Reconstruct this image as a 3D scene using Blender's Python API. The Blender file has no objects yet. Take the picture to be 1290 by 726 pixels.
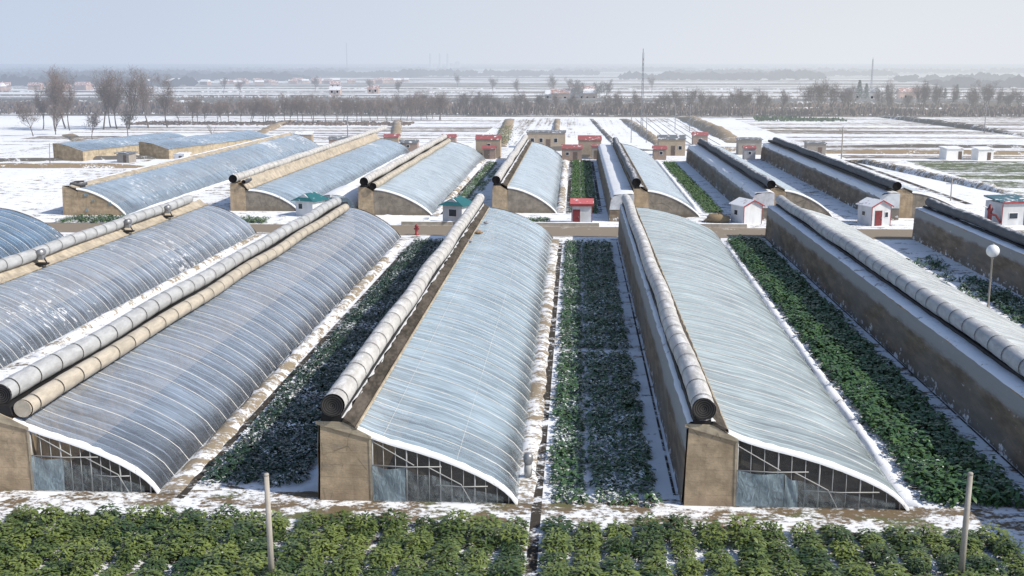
import bpy, math, random
import numpy as np
from mathutils import Vector, Matrix

random.seed(11)
rng = np.random.default_rng(5)
scene = bpy.context.scene
COL = scene.collection
R = math.radians
SUN_EL, SUN_AZ = 40.5, 17.0          # sun stands to the right (+X), a little towards the viewer

# ------------------------------------------------------------------ objects
def tag(o, label=None, cat=None, group=None, kind=None):
    if label: o['label'] = label
    if cat: o['category'] = cat
    if group: o['group'] = group
    if kind: o['kind'] = kind
    return o

def empty(name, loc, rz=0, label=None, cat=None, group=None):
    o = bpy.data.objects.new(name, None)
    COL.objects.link(o)
    o.location = loc
    o.rotation_euler = (0, 0, rz)
    return tag(o, label, cat, group)

def copy_tree(o, parent=None):
    c = o.copy()
    COL.objects.link(c)
    if parent: c.parent = parent
    for ch in list(o.children):
        copy_tree(ch, c)
    return c

class MB:
    """collects verts and faces; build() links ONE mesh object"""
    def __init__(s): s.v = []; s.f = []
    def add(s, vs, fs):
        n = len(s.v); s.v += [tuple(p) for p in vs]; s.f += [tuple(i + n for i in f) for f in fs]; return s
    def box(s, x0, x1, y0, y1, z0, z1):
        return s.add([(x0,y0,z0),(x1,y0,z0),(x1,y1,z0),(x0,y1,z0),(x0,y0,z1),(x1,y0,z1),(x1,y1,z1),(x0,y1,z1)],
                     [(0,3,2,1),(4,5,6,7),(0,1,5,4),(1,2,6,5),(2,3,7,6),(3,0,4,7)])
    def prism(s, prof, y0, y1, seg=1, wob=0.0):
        """closed (x,z) outline pushed along Y, counter-clockwise seen from -Y"""
        n = len(prof); vs = []; fs = []
        for k in range(seg + 1):
            y = y0 + (y1 - y0) * k / seg
            for (x, z) in prof:
                w = wob if (z > 0.3) else wob * .3
                vs.append((x + random.uniform(-w, w), y, z + random.uniform(-w, w) * (z > .3)))
        for k in range(seg):
            for i in range(n):
                j = (i + 1) % n
                fs.append((k*n+i, k*n+j, (k+1)*n+j, (k+1)*n+i))
        fs.append(tuple(range(n-1, -1, -1))[::-1]); fs.append(tuple(seg*n + i for i in range(n-1, -1, -1)))
        return s.add(vs, fs)
    def tube(s, pts, rad, n=6, caps=True):
        pts = [Vector(p) for p in pts]; m = len(pts)
        rads = rad if isinstance(rad, (list, tuple)) else [rad] * m
        vs = []; fs = []; ref = None
        for i, p in enumerate(pts):
            t = (pts[min(i+1, m-1)] - pts[max(i-1, 0)]).normalized()
            if ref is None: ref = Vector((0,0,1)) if abs(t.z) < .9 else Vector((1,0,0))
            a = t.cross(ref)
            if a.length < 1e-4: a = t.cross(Vector((0,1,0)))
            a.normalize(); b = t.cross(a)
            for k in range(n):
                g = 2*math.pi*k/n
                vs.append(p + (a*math.cos(g) + b*math.sin(g)) * rads[i])
        for i in range(m-1):
            for k in range(n):
                l = (k+1) % n
                fs.append((i*n+k, i*n+l, (i+1)*n+l, (i+1)*n+k))
        if caps:
            fs.append(tuple(range(n-1, -1, -1))); fs.append(tuple((m-1)*n + k for k in range(n)))
        return s.add(vs, fs)
    def lathe(s, prof, n=16, c=(0,0,0)):
        vs = []; fs = []; m = len(prof)
        for (r_, z) in prof:
            for k in range(n):
                g = 2*math.pi*k/n
                vs.append((c[0]+r_*math.cos(g), c[1]+r_*math.sin(g), c[2]+z))
        for i in range(m-1):
            for k in range(n):
                l = (k+1) % n
                fs.append((i*n+k, i*n+l, (i+1)*n+l, (i+1)*n+k))
        fs.append(tuple(range(n-1,-1,-1))); fs.append(tuple((m-1)*n+k for k in range(n)))
        return s.add(vs, fs)
    def build(s, name, mat, parent=None, smooth=False, bevel=0):
        me = bpy.data.meshes.new(name)
        me.from_pydata(s.v, [], s.f); me.update()
        return link_mesh(name, me, mat, parent, smooth, bevel)

def link_mesh(name, me, mat, parent=None, smooth=False, bevel=0):
    me.materials.append(mat)
    if smooth: me.polygons.foreach_set('use_smooth', [True]*len(me.polygons))
    o = bpy.data.objects.new(name, me)
    COL.objects.link(o)
    if parent: o.parent = parent
    if bevel:
        b = o.modifiers.new('bevel', 'BEVEL'); b.width = bevel; b.segments = 2; b.limit_method = 'ANGLE'
    return o

def np_mesh(name, V, F):
    """V (n,3), F (m,k) -> mesh, fast"""
    me = bpy.data.meshes.new(name)
    m, k = F.shape
    me.vertices.add(len(V)); me.vertices.foreach_set('co', V.astype(np.float32).ravel())
    me.loops.add(m*k); me.loops.foreach_set('vertex_index', F.astype(np.int32).ravel())
    me.polygons.add(m); me.polygons.foreach_set('loop_start', np.arange(0, m*k, k, dtype=np.int32))
    me.update(calc_edges=True); me.validate()
    return me

# ------------------------------------------------------------------ materials
class NT:
    def __init__(s, name):
        s.m = bpy.data.materials.new(name); s.m.use_nodes = True
        s.t = s.m.node_tree; s.t.nodes.clear()
        s.pos = None
    def n(s, typ, **kw):
        nd = s.t.nodes.new(typ)
        for k, v in kw.items():
            if k in nd.inputs: s.set(nd.inputs[k], v)
            else: setattr(nd, k, v)
        return nd
    def set(s, inp, v):
        if isinstance(v, bpy.types.NodeSocket): s.t.links.new(v, inp)
        else: inp.default_value = v
    def P(s):
        if s.pos is None: s.pos = s.n('ShaderNodeNewGeometry')
        return s.pos.outputs['Position']
    def N(s):
        s.P(); return s.pos.outputs['Normal']
    def scaled(s, sx, sy, sz, src=None):
        m = s.n('ShaderNodeVectorMath', operation='MULTIPLY')
        s.set(m.inputs[0], src or s.P()); m.inputs[1].default_value = (sx, sy, sz)
        return m.outputs[0]
    def noise(s, vec, scale=1, detail=4, rough=.6, dist=0):
        nd = s.n('ShaderNodeTexNoise'); s.set(nd.inputs['Vector'], vec)
        nd.inputs['Scale'].default_value = scale; nd.inputs['Detail'].default_value = detail
        nd.inputs['Roughness'].default_value = rough; nd.inputs['Distortion'].default_value = dist
        return nd.outputs['Fac']
    def math(s, op, a, b=0, c=None, clamp=False):
        nd = s.n('ShaderNodeMath', operation=op); nd.use_clamp = clamp
        s.set(nd.inputs[0], a); s.set(nd.inputs[1], b)
        if c is not None: s.set(nd.inputs[2], c)
        return nd.outputs[0]
    def ramp(s, fac, lo, hi):
        nd = s.n('ShaderNodeMapRange'); nd.interpolation_type = 'SMOOTHSTEP'
        s.set(nd.inputs['Value'], fac); nd.inputs['From Min'].default_value = lo; nd.inputs['From Max'].default_value = hi
        return nd.outputs['Result']
    def mix(s, fac, a, b):
        nd = s.n('ShaderNodeMix', data_type='RGBA')
        s.set(nd.inputs[0], fac)
        for i, v in ((6, a), (7, b)):
            s.set(nd.inputs[i], v if isinstance(v, bpy.types.NodeSocket) else (*v, 1) if len(v) == 3 else v)
        return nd.outputs[2]
    def sep(s, v):
        nd = s.n('ShaderNodeSeparateXYZ'); s.set(nd.inputs[0], v); return nd.outputs
    def bump(s, h, strength=.5, dist=.1):
        nd = s.n('ShaderNodeBump'); s.set(nd.inputs['Height'], h)
        nd.inputs['Strength'].default_value = strength; nd.inputs['Distance'].default_value = dist
        return nd.outputs[0]
    def bsdf(s, col, rough=.8, spec=.3, normal=None, **kw):
        b = s.n('ShaderNodeBsdfPrincipled')
        s.set(b.inputs['Base Color'], col if isinstance(col, bpy.types.NodeSocket) else (*col, 1))
        s.set(b.inputs['Roughness'], rough)
        b.inputs['Specular IOR Level'].default_value = spec
        if normal is not None: s.set(b.inputs['Normal'], normal)
        for k, v in kw.items(): s.set(b.inputs[k], v)
        return b.outputs[0]
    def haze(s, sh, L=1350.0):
        """winter haze painted into the material as glow, thickening with world distance"""
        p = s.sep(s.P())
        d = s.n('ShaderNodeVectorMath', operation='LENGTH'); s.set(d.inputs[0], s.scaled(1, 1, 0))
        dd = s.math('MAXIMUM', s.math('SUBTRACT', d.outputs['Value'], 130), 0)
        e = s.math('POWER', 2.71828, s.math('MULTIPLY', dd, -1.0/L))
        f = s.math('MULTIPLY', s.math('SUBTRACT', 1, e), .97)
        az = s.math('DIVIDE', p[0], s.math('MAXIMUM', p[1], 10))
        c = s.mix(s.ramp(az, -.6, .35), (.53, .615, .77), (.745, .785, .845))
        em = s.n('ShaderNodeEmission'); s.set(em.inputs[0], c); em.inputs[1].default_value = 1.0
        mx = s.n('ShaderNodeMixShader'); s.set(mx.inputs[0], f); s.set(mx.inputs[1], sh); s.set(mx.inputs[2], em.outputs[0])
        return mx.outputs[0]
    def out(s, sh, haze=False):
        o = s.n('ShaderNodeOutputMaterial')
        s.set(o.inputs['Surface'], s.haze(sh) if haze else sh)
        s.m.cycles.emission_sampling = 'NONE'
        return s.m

SNOW = (.80, .825, .87)

def m_simple(name, col, rough=.7, spec=.3, var=.25, scale=3, haze=False, metallic=0, stretch=(1,1,1), bump=.15):
    t = NT(name)
    v = t.scaled(*stretch)
    a = t.noise(v, scale, 5); b = t.noise(v, scale*.13, 3)
    k = t.math('ADD', t.math('MULTIPLY', a, var), t.math('MULTIPLY', b, var))
    dark = tuple(c*(1-var) for c in col); lite = tuple(min(1, c*(1+var)) for c in col)
    c = t.mix(t.ramp(k, var*.7, var*1.3), dark, lite)
    return t.out(t.bsdf(c, rough, spec, t.bump(a, bump, .05) if bump else None, Metallic=metallic), haze)

def m_ground(name, cover, soil=(.17,.115,.07), soil2=(.10,.085,.055), furrow=None, grass=0.0, haze=True, scale=1.0, furrow_amt=.25, period=1.0):
    """patchy snow over soil; furrow = 'x' or 'y' draws plough lines along that axis"""
    t = NT(name)
    big = t.noise(t.scaled(.02*scale, .02*scale, .02), 1, 3)
    mid = t.noise(t.scaled(.35*scale, .5*scale, .4), 1, 6, .65, .4)
    fine = t.noise(t.scaled(2.3*scale, 3*scale, 2.5), 1, 5, .7)
    k = t.math('ADD', t.math('MULTIPLY', mid, .55), t.math('ADD', t.math('MULTIPLY', fine, .35), t.math('MULTIPLY', big, .3)))
    if furrow:
        sx, sy = ((.012, .55) if furrow == 'x' else (.55, .012))
        lines = t.noise(t.scaled(sx/period, sy/period, 0), 1, 4, .75)
        lines2 = t.noise(t.scaled(sx*.25/period, sy*.22/period, 0), 1, 3, .6)
        k = t.math('ADD', k, t.math('MULTIPLY', t.math('SUBTRACT', lines, .5), furrow_amt*1.6))
        k = t.math('ADD', k, t.math('MULTIPLY', t.math('SUBTRACT', lines2, .5), furrow_amt))
    T = .60 - (cover-.5)*.6 - (.0 if not furrow else .0)
    snow = t.ramp(k, T-.035, T+.035)
    so = t.mix(fine, soil2, soil)
    if grass:
        so = t.mix(t.ramp(t.noise(t.scaled(.2,.35,.2), 1, 4), .62-grass*.25, .66), so, (.105,.125,.055))
    sn = t.mix(t.ramp(big, .35, .65), (.76,.785,.84), SNOW)
    c = t.mix(snow, so, sn)
    bm = t.bump(t.math('ADD', t.math('MULTIPLY', fine, .5), t.math('MULTIPLY', snow, .5)), .5, .12)
    return t.out(t.bsdf(c, .85, .25, bm), haze)

def m_earthwall(name, col=(.275,.225,.165), base=(.16,.125,.09)):
    t = NT(name)
    z = t.sep(t.P())[2]
    a = t.noise(t.P(), 1.1, 6, .65); b = t.noise(t.scaled(3,3,12), 1, 4, .7); d = t.noise(t.scaled(.25,.25,1.2), 1, 4)
    stain = t.noise(t.scaled(1.5,1.5,.18), 1, 4)
    c = t.mix(t.ramp(a, .35, .68), tuple(x*.74 for x in col), tuple(x*1.14 for x in col))
    c = t.mix(t.math('MULTIPLY', t.ramp(d, .5, .75), .5), c, (.20,.185,.165))
    c = t.mix(t.math('MULTIPLY', t.ramp(stain, .52, .75), .45), c, tuple(x*.5 for x in col))
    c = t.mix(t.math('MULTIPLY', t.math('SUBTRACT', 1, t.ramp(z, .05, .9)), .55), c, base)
    c = t.mix(t.math('MULTIPLY', t.ramp(b, .66, .8), .35), c, (.42,.38,.31))
    zz = t.math('ADD', z, t.math('MULTIPLY', a, .10))
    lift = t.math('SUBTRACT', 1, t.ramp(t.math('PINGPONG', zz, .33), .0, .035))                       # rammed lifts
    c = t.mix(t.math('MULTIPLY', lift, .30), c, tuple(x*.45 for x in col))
    vo = t.n('ShaderNodeTexVoronoi', feature='DISTANCE_TO_EDGE'); t.set(vo.inputs['Vector'], t.scaled(.8,.8,.45)); vo.inputs['Scale'].default_value = 1.0
    crack = t.math('MULTIPLY', t.math('SUBTRACT', 1, t.ramp(vo.outputs['Distance'], .0, .03)), t.ramp(d, .5, .6))
    c = t.mix(t.math('MULTIPLY', crack, .6), c, tuple(x*.35 for x in col))
    return t.out(t.bsdf(c, .92, .15, t.bump(t.math('ADD', a, t.math('MULTIPLY', b, .5)), .6, .06)))

def m_darkwall(name):
    """rear side of the earth walls: grey membrane above, bare brown earth and snow specks below"""
    t = NT(name)
    z = t.sep(t.P())[2]
    a = t.noise(t.scaled(1,.35,1.5), 1, 6, .65); s_ = t.noise(t.scaled(1.6,1.2,1.6), 1, 5, .7); h = t.noise(t.scaled(.2,.08,.2), 1, 3)
    up = t.ramp(t.math('ADD', z, t.math('MULTIPLY', a, 1.0)), 3.1, 3.6)
    c = t.mix(t.ramp(a, .35, .7), (.13,.105,.08), (.25,.20,.15))
    c = t.mix(t.math('MULTIPLY', t.ramp(h, .42, .6), .5), c, (.19,.19,.19))
    c = t.mix(t.math('MULTIPLY', up, .8), c, (.33,.35,.37))
    foot = t.math('SUBTRACT', 1, t.ramp(z, .1, 1.2))
    sp = t.ramp(t.math('ADD', s_, t.math('MULTIPLY', foot, .13)), .66, .72)
    c = t.mix(t.math('MULTIPLY', sp, .9), c, (.74,.76,.80))
    return t.out(t.bsdf(c, .75, .25, t.bump(a, .5, .08)))

def m_film(name, opacity=.55, tint=(.60,.67,.73), snow=0.0, rough=.2, wet=.35, period=2.4, top=.0):
    t = NT(name)
    tc = t.n('ShaderNodeTexCoord'); ob = tc.outputs['Object']
    so = t.sep(ob)
    streak = t.noise(t.scaled(.22, 2.2, .22, ob), 1, 5, .65)
    blot = t.noise(t.scaled(.16,.11,.2, ob), 1, 4, .6)
    fine = t.noise(t.scaled(2.0, 5, 2, ob), 1, 4, .7)
    zz = so[2]
    low = t.math('SUBTRACT', 1, t.ramp(t.math('ADD', zz, t.math('MULTIPLY', fine, .7)), .95, 1.75))   # wet clear band near the foot
    thin = t.noise(t.scaled(.35, 7.5, .35, ob), 1, 4, .7, .6)
    big = t.noise(t.scaled(.09, .035, .1, ob), 1, 3)
    op = t.math('ADD', opacity - .73, t.math('ADD', t.math('MULTIPLY', streak, .46), t.math('ADD', t.math('MULTIPLY', blot, .58), t.math('MULTIPLY', thin, .34))))
    op = t.math('ADD', op, t.math('MULTIPLY', t.math('SUBTRACT', big, .5), .55))
    op = t.math('ADD', op, t.math('MULTIPLY', t.ramp(zz, 2.9, 3.9), .10))
    lw = t.n('ShaderNodeLayerWeight'); lw.inputs[0].default_value = .5
    op = t.math('ADD', op, t.math('MULTIPLY', t.math('SUBTRACT', lw.outputs['Facing'], .72), .35))   # thin plastic hides more at a glancing angle
    op = t.math('SUBTRACT', op, t.math('MULTIPLY', low, wet))
    # thin creases and the hidden bamboo bows every 0.8 m
    w = t.math('PINGPONG', so[1], period/6)
    bow = t.math('SUBTRACT', 1, t.ramp(t.math('ADD', w, t.math('MULTIPLY', t.math('SUBTRACT', fine, .5), .05)), .02, .07))
    op = t.math('ADD', op, t.math('MULTIPLY', bow, .3), clamp=True)
    op = t.math('MINIMUM', t.math('MAXIMUM', op, .12), .96)
    c = t.mix(t.ramp(t.math('ADD', t.math('MULTIPLY', streak, .5), t.math('MULTIPLY', thin, .5)), .34, .66), tuple(x*.66 for x in tint), tuple(min(1, x*1.22) for x in tint))
    bm = t.bump(t.math('ADD', t.math('MULTIPLY', streak, 1.0), t.math('ADD', t.math('MULTIPLY', thin, .45), t.math('MULTIPLY', fine, .2))), .6, .12)
    rg = t.math('ADD', rough, t.math('MULTIPLY', blot, .18))
    dif = t.bsdf(c, rg, .55, bm)
    tr = t.n('ShaderNodeBsdfTransparent'); tr.inputs[0].default_value = (.93,.95,.97,1)
    gl = t.n('ShaderNodeBsdfGlossy'); t.set(gl.inputs['Roughness'], t.math('MULTIPLY', rg, .5)); t.set(gl.inputs['Normal'], bm); gl.inputs[0].default_value = (.9,.94,1,1)
    fr = t.n('ShaderNodeFresnel', IOR=1.62); t.set(fr.inputs['Normal'], bm)
    m0 = t.n('ShaderNodeMixShader'); t.set(m0.inputs[0], fr.outputs[0]); t.set(m0.inputs[1], tr.outputs[0]); t.set(m0.inputs[2], gl.outputs[0])
    m1 = t.n('ShaderNodeMixShader'); t.set(m1.inputs[0], op); t.set(m1.inputs[1], m0.outputs[0]); t.set(m1.inputs[2], dif)
    sh = m1.outputs[0]
    if snow > 0:
        sn = t.noise(t.scaled(1.1, 1.7, 1.1, ob), 1, 5, .75, .3); sb = t.noise(t.scaled(.07,.05,.07, ob), 1, 2)
        k = t.ramp(t.math('ADD', sn, t.math('MULTIPLY', t.math('SUBTRACT', sb, .5), .8)), .72-snow*.3, .78-snow*.3)
        sd = t.bsdf(SNOW, .85, .2)
        m2 = t.n('ShaderNodeMixShader'); t.set(m2.inputs[0], t.math('MULTIPLY', k, .62)); t.set(m2.inputs[1], sh); t.set(m2.inputs[2], sd)
        sh = m2.outputs[0]
    return t.out(sh)

def m_roll(name, col, snow=.35, period=2.6):
    """rolled quilt in woven plastic cloth, snow dust on the upper side (with painted sunlight on the dark rolls)"""
    t = NT(name)
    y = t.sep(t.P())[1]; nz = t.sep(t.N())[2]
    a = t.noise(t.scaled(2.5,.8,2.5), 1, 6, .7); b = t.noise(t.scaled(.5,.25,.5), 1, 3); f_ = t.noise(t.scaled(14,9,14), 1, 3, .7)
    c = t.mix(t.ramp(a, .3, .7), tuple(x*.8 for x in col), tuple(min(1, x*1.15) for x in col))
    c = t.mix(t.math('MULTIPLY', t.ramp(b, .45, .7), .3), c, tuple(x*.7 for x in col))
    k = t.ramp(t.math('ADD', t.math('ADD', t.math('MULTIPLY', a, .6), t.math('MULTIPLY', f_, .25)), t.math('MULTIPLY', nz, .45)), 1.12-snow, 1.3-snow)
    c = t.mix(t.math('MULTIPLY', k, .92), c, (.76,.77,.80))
    return t.out(t.bsdf(c, .6, .35, t.bump(t.math('ADD', a, t.math('MULTIPLY', f_, .3)), .5, .06)))

def m_rollend(name, dark=(.022,.022,.024), lite=(.085,.08,.078)):
    """wound layers seen on the cut end of a roll: rings about the object's own axis"""
    t = NT(name)
    tc = t.n('ShaderNodeTexCoord'); o = t.sep(tc.outputs['Object'])
    r = t.math('SQRT', t.math('ADD', t.math('POWER', o[0], 2), t.math('POWER', o[2], 2)))
    ang = t.math('DIVIDE', t.math('ARCTAN2', o[2], o[0]), 6.2832)
    q = t.math('FRACT', t.math('ADD', t.math('MULTIPLY', r, 9), ang))
    n_ = t.noise(tc.outputs['Object'], 6, 4)
    c = t.mix(t.math('MULTIPLY', t.ramp(q, .25, .8), t.math('ADD', n_, .25)), dark, lite)
    return t.out(t.bsdf(c, .9, .1, t.bump(q, .6, .05)))

def m_leaf(name, lit=(.062,.12,.028), deep=(.022,.06,.022), yellow=.0, snow=.0):
    t = NT(name)
    oi = t.n('ShaderNodeObjectInfo').outputs['Random']
    a = t.noise(t.P(), 5, 3, .7); b = t.noise(t.P(), .7, 3)
    k = t.math('ADD', t.math('MULTIPLY', a, .7), t.math('ADD', t.math('MULTIPLY', b, .4), t.math('MULTIPLY', oi, .25)))
    c = t.mix(t.ramp(k, .45, .95), deep, lit)
    if yellow:
        c = t.mix(t.math('MULTIPLY', t.ramp(t.noise(t.P(), .9, 4, .7), .72-yellow*.4, .78), .7), c, (.17,.15,.02))
    if snow:
        nz = t.math('ABSOLUTE', t.sep(t.N())[2])
        sn = t.math('ADD', t.noise(t.P(), 3.3, 4, .75), t.math('MULTIPLY', t.math('SUBTRACT', t.noise(t.P(), .25, 2), .5), .5))
        c = t.mix(t.ramp(t.math('ADD', sn, t.math('MULTIPLY', nz, .25)), 1.02-snow, 1.06-snow), c, SNOW)
    return t.out(t.bsdf(c, .36, .5))

def m_twig(name, col, haze=True):
    t = NT(name)
    oi = t.n('ShaderNodeObjectInfo').outputs['Random']
    c = t.mix(oi, tuple(x*.8 for x in col), tuple(x*1.2 for x in col))
    return t.out(t.bsdf(c, .9, .1), haze)

def m_brick(name, col, mortar=(.42,.39,.34), haze=True, s=1.0):
    t = NT(name)
    p = t.sep(t.P())
    cb = t.n('ShaderNodeCombineXYZ')
    t.set(cb.inputs[0], t.math('ADD', p[0], p[1])); t.set(cb.inputs[1], p[2])
    br = t.n('ShaderNodeTexBrick'); t.set(br.inputs['Vector'], cb.outputs[0])
    br.inputs['Scale'].default_value = 3.2*s
    br.inputs['Color1'].default_value = (*col, 1); br.inputs['Color2'].default_value = (*[x*.72 for x in col], 1)
    br.inputs['Mortar'].default_value = (*mortar, 1); br.inputs['Mortar Size'].default_value = .025
    n_ = t.noise(t.P(), .8, 4)
    c = t.mix(t.math('MULTIPLY', t.ramp(n_, .45, .75), .4), br.outputs[0], tuple(x*.5 for x in col))
    return t.out(t.bsdf(c, .9, .15), haze)

def m_roofsheet(name, col, snow=.3, haze=True):
    t = NT(name)
    x = t.sep(t.P())
    n_ = t.noise(t.P(), .9, 5, .7)
    w = t.math('PINGPONG', t.math('ADD', x[0], x[1]), .15)
    c = t.mix(n_, tuple(q*.75 for q in col), tuple(min(1, q*1.2) for q in col))
    c = t.mix(t.ramp(n_, .72-snow*.45, .78-snow*.45), c, SNOW)
    return t.out(t.bsdf(c, .6, .35, t.bump(w, .5, .06)), haze)

M = {}
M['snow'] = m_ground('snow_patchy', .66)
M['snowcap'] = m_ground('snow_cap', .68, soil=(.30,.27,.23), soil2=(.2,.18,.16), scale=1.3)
M['near'] = m_ground('snow_near', .60, haze=False, scale=1.2)
M['path'] = m_ground('trodden_path', .50, soil=(.20,.15,.095), soil2=(.13,.10,.065), grass=.5, haze=False, scale=1.15)
M['bedsnow'] = m_ground('bed_snow', .56, soil=(.12,.085,.055), soil2=(.07,.055,.04), haze=False, scale=1.6)
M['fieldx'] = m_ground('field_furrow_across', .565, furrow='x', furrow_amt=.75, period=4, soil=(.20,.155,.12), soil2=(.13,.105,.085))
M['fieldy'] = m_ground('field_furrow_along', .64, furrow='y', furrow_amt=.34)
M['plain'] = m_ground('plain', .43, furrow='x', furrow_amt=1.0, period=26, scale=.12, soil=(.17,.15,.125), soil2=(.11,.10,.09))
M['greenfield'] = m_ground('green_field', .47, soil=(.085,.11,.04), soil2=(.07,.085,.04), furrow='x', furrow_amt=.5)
M['foot'] = m_ground('foot_bank', .50, soil=(.34,.285,.21), soil2=(.22,.18,.13), haze=False, scale=1.5)
M['road'] = m_ground('road_dirt', .30, soil=(.27,.225,.18), soil2=(.21,.18,.145), haze=False, furrow='x', furrow_amt=.2)
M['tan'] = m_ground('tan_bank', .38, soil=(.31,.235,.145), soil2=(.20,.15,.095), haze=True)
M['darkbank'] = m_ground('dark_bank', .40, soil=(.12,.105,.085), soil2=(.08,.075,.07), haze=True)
M['drain'] = m_ground('drain_floor', .42, soil=(.06,.05,.04), soil2=(.035,.03,.025), haze=False, scale=1.4)
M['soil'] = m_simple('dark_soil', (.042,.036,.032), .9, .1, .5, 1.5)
M['soilpale'] = m_simple('grey_soil', (.075,.075,.078), .9, .1, .5, 1.2)
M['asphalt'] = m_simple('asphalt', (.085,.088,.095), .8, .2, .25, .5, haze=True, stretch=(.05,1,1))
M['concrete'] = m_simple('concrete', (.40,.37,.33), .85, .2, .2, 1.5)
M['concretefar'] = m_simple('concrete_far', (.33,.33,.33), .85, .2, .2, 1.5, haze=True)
M['pole'] = m_simple('pole_concrete', (.36,.335,.30), .8, .25, .18, 2.5, stretch=(3,3,.6))
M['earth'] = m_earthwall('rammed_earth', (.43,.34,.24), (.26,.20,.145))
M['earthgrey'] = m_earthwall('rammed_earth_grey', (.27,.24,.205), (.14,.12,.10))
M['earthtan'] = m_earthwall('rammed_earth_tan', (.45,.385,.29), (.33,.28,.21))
M['darkwall'] = m_darkwall('rear_wall')
M['beige'] = m_roll('beige_roll', (.47,.425,.355), .12)
M['slab'] = m_earthwall('beige_back_slope', (.45,.40,.33), (.40,.35,.28))
M['mat'] = m_simple('dark_straw_mat', (.075,.066,.058), .95, .1, .5, 3, stretch=(.6,.6,3), bump=.7)
M['roll'] = m_roll('pale_roll', (.50,.495,.49), .30)
M['rollgrey'] = m_roll('grey_roll', (.42,.435,.455), .24)
M['rolldark'] = m_roll('dark_roll', (.085,.092,.105), .33)  # shaded side painted as dark grey; white top is snow plus painted sunlight
M['rollend'] = m_rollend('roll_end')
M['rollendblack'] = m_rollend('roll_end_black', (.006,.006,.008), (.02,.02,.022))
M['band'] = m_simple('tie_band', (.05,.048,.045), .8, .2, .2, 5)
M['rope'] = m_simple('press_strap', (.72,.72,.70), .6, .3, .12, 3)
M['frame'] = m_simple('frame_pipe', (.36,.37,.38), .5, .4, .12, 3)
M['film_b'] = m_film('film_b', .47, (.37,.46,.60), 0, .16, .28)
M['film_a'] = m_film('film_a', .54, (.40,.48,.60), .33, .16, .22)
M['film_a0'] = m_film('film_a0', .5, (.25,.39,.58), .18, .16, .1)
M['film_c'] = m_film('film_c', .57, (.45,.58,.69), 0, .18, .36)
M['film_d'] = m_film('film_d', .62, (.47,.56,.60), 0, .25, .3)
M['film_e'] = m_film('film_e', .7, (.60,.65,.67), .05, .25, .3)
M['film_far'] = m_film('film_far', .64, (.53,.63,.72), .05, .2, .3)
M['film_g1'] = m_film('film_g1', .54, (.38,.49,.62), .30, .18, .1)
M['film_g2'] = m_film('film_g2', .58, (.43,.55,.68), .16, .18, .3)
M['film_small'] = m_film('film_small', .5, (.38,.50,.64), .25, .18, .1)
def m_clear(name, tint, op, glossy=.12):
    t = NT(name)
    a = t.noise(t.scaled(1.2,1.2,.5), 1, 5, .7, .8); f_ = t.noise(t.scaled(3,3,1.6), 1, 4, .6, 1.5)
    d = t.bsdf(t.mix(a, tuple(x*.7 for x in tint), tuple(min(1,x*1.35) for x in tint)), .3, .5, t.bump(f_, .8, .12))
    tr = t.n('ShaderNodeBsdfTransparent')
    k = t.math('ADD', op-.2, t.math('ADD', t.math('MULTIPLY', t.ramp(f_, .4, .7), .3), t.math('MULTIPLY', a, .15)), clamp=True)
    m = t.n('ShaderNodeMixShader'); t.set(m.inputs[0], k); t.set(m.inputs[1], tr.outputs[0]); t.set(m.inputs[2], d)
    return t.out(m.outputs[0])
M['sheet_blue'] = m_clear('blue_sheet', (.27,.36,.42), .66)
M['sheet_clear'] = m_clear('clear_sheet', (.24,.29,.32), .30)
M['inner_dark'] = m_simple('inside_dark', (.05,.043,.036), .9, .1, .4, 2)
M['leaf'] = m_leaf('leaf_sunny', (.20,.25,.065), (.022,.055,.022), yellow=.24, snow=.07)
M['leaf_bed'] = m_leaf('leaf_bed', (.125,.205,.065), (.034,.085,.04), yellow=.14, snow=.195)
M['leaf_shaded'] = m_leaf('leaf_shaded', (.040,.078,.040), (.016,.042,.026), snow=.205)  # shade beside the greenhouse wall put into the leaf colour
M['leaf_dense'] = m_leaf('leaf_dense', (.14,.225,.055), (.032,.085,.034), yellow=.16, snow=.10)
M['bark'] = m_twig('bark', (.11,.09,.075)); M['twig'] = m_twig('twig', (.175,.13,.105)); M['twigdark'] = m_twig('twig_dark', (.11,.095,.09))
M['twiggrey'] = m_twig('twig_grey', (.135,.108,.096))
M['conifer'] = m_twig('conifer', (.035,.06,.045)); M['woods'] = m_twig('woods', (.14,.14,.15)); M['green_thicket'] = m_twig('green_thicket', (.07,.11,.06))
M['ivy'] = m_twig('ivy', (.14,.15,.05))
M['white'] = m_simple('white_paint', (.78,.78,.78), .6, .3, .08, 2, haze=True)
M['whitepanel'] = m_simple('white_panel', (.60,.62,.65), .55, .35, .14, 1.3, stretch=(1,1,.35))
M['coverend'] = m_simple('cover_end', (.50,.53,.57), .6, .3, .25, 1.5)
M['redtrim'] = m_simple('red_trim', (.30,.05,.055), .5, .4, .2, 3)
M['reddoor'] = m_simple('dark_red_door', (.17,.035,.04), .5, .4, .2, 3)
M['redroof'] = m_roofsheet('red_roof', (.29,.07,.07), .32)
M['pinkroof'] = m_roofsheet('pink_roof', (.50,.13,.14), .34)
M['snowroof'] = m_roofsheet('snowy_roof', (.42,.36,.38), .75)
M['tealroof'] = m_roofsheet('teal_roof', (.018,.125,.145), .2)
M['darkroof'] = m_roofsheet('dark_roof', (.12,.13,.15), .38)
M['tealdark'] = m_roofsheet('dark_teal_roof', (.05,.13,.17), .35)
M['brick'] = m_brick('tan_brick', (.42,.31,.20)); M['brickred'] = m_brick('red_brick', (.30,.175,.13)); M['brickgrey'] = m_brick('grey_brick', (.30,.26,.23))
M['villagewall'] = m_simple('village_wall', (.42,.30,.25), .9, .1, .3, .3, haze=True, bump=0)
M['villageroof'] = m_roofsheet('village_roof', (.34,.16,.12), .45)
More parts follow.
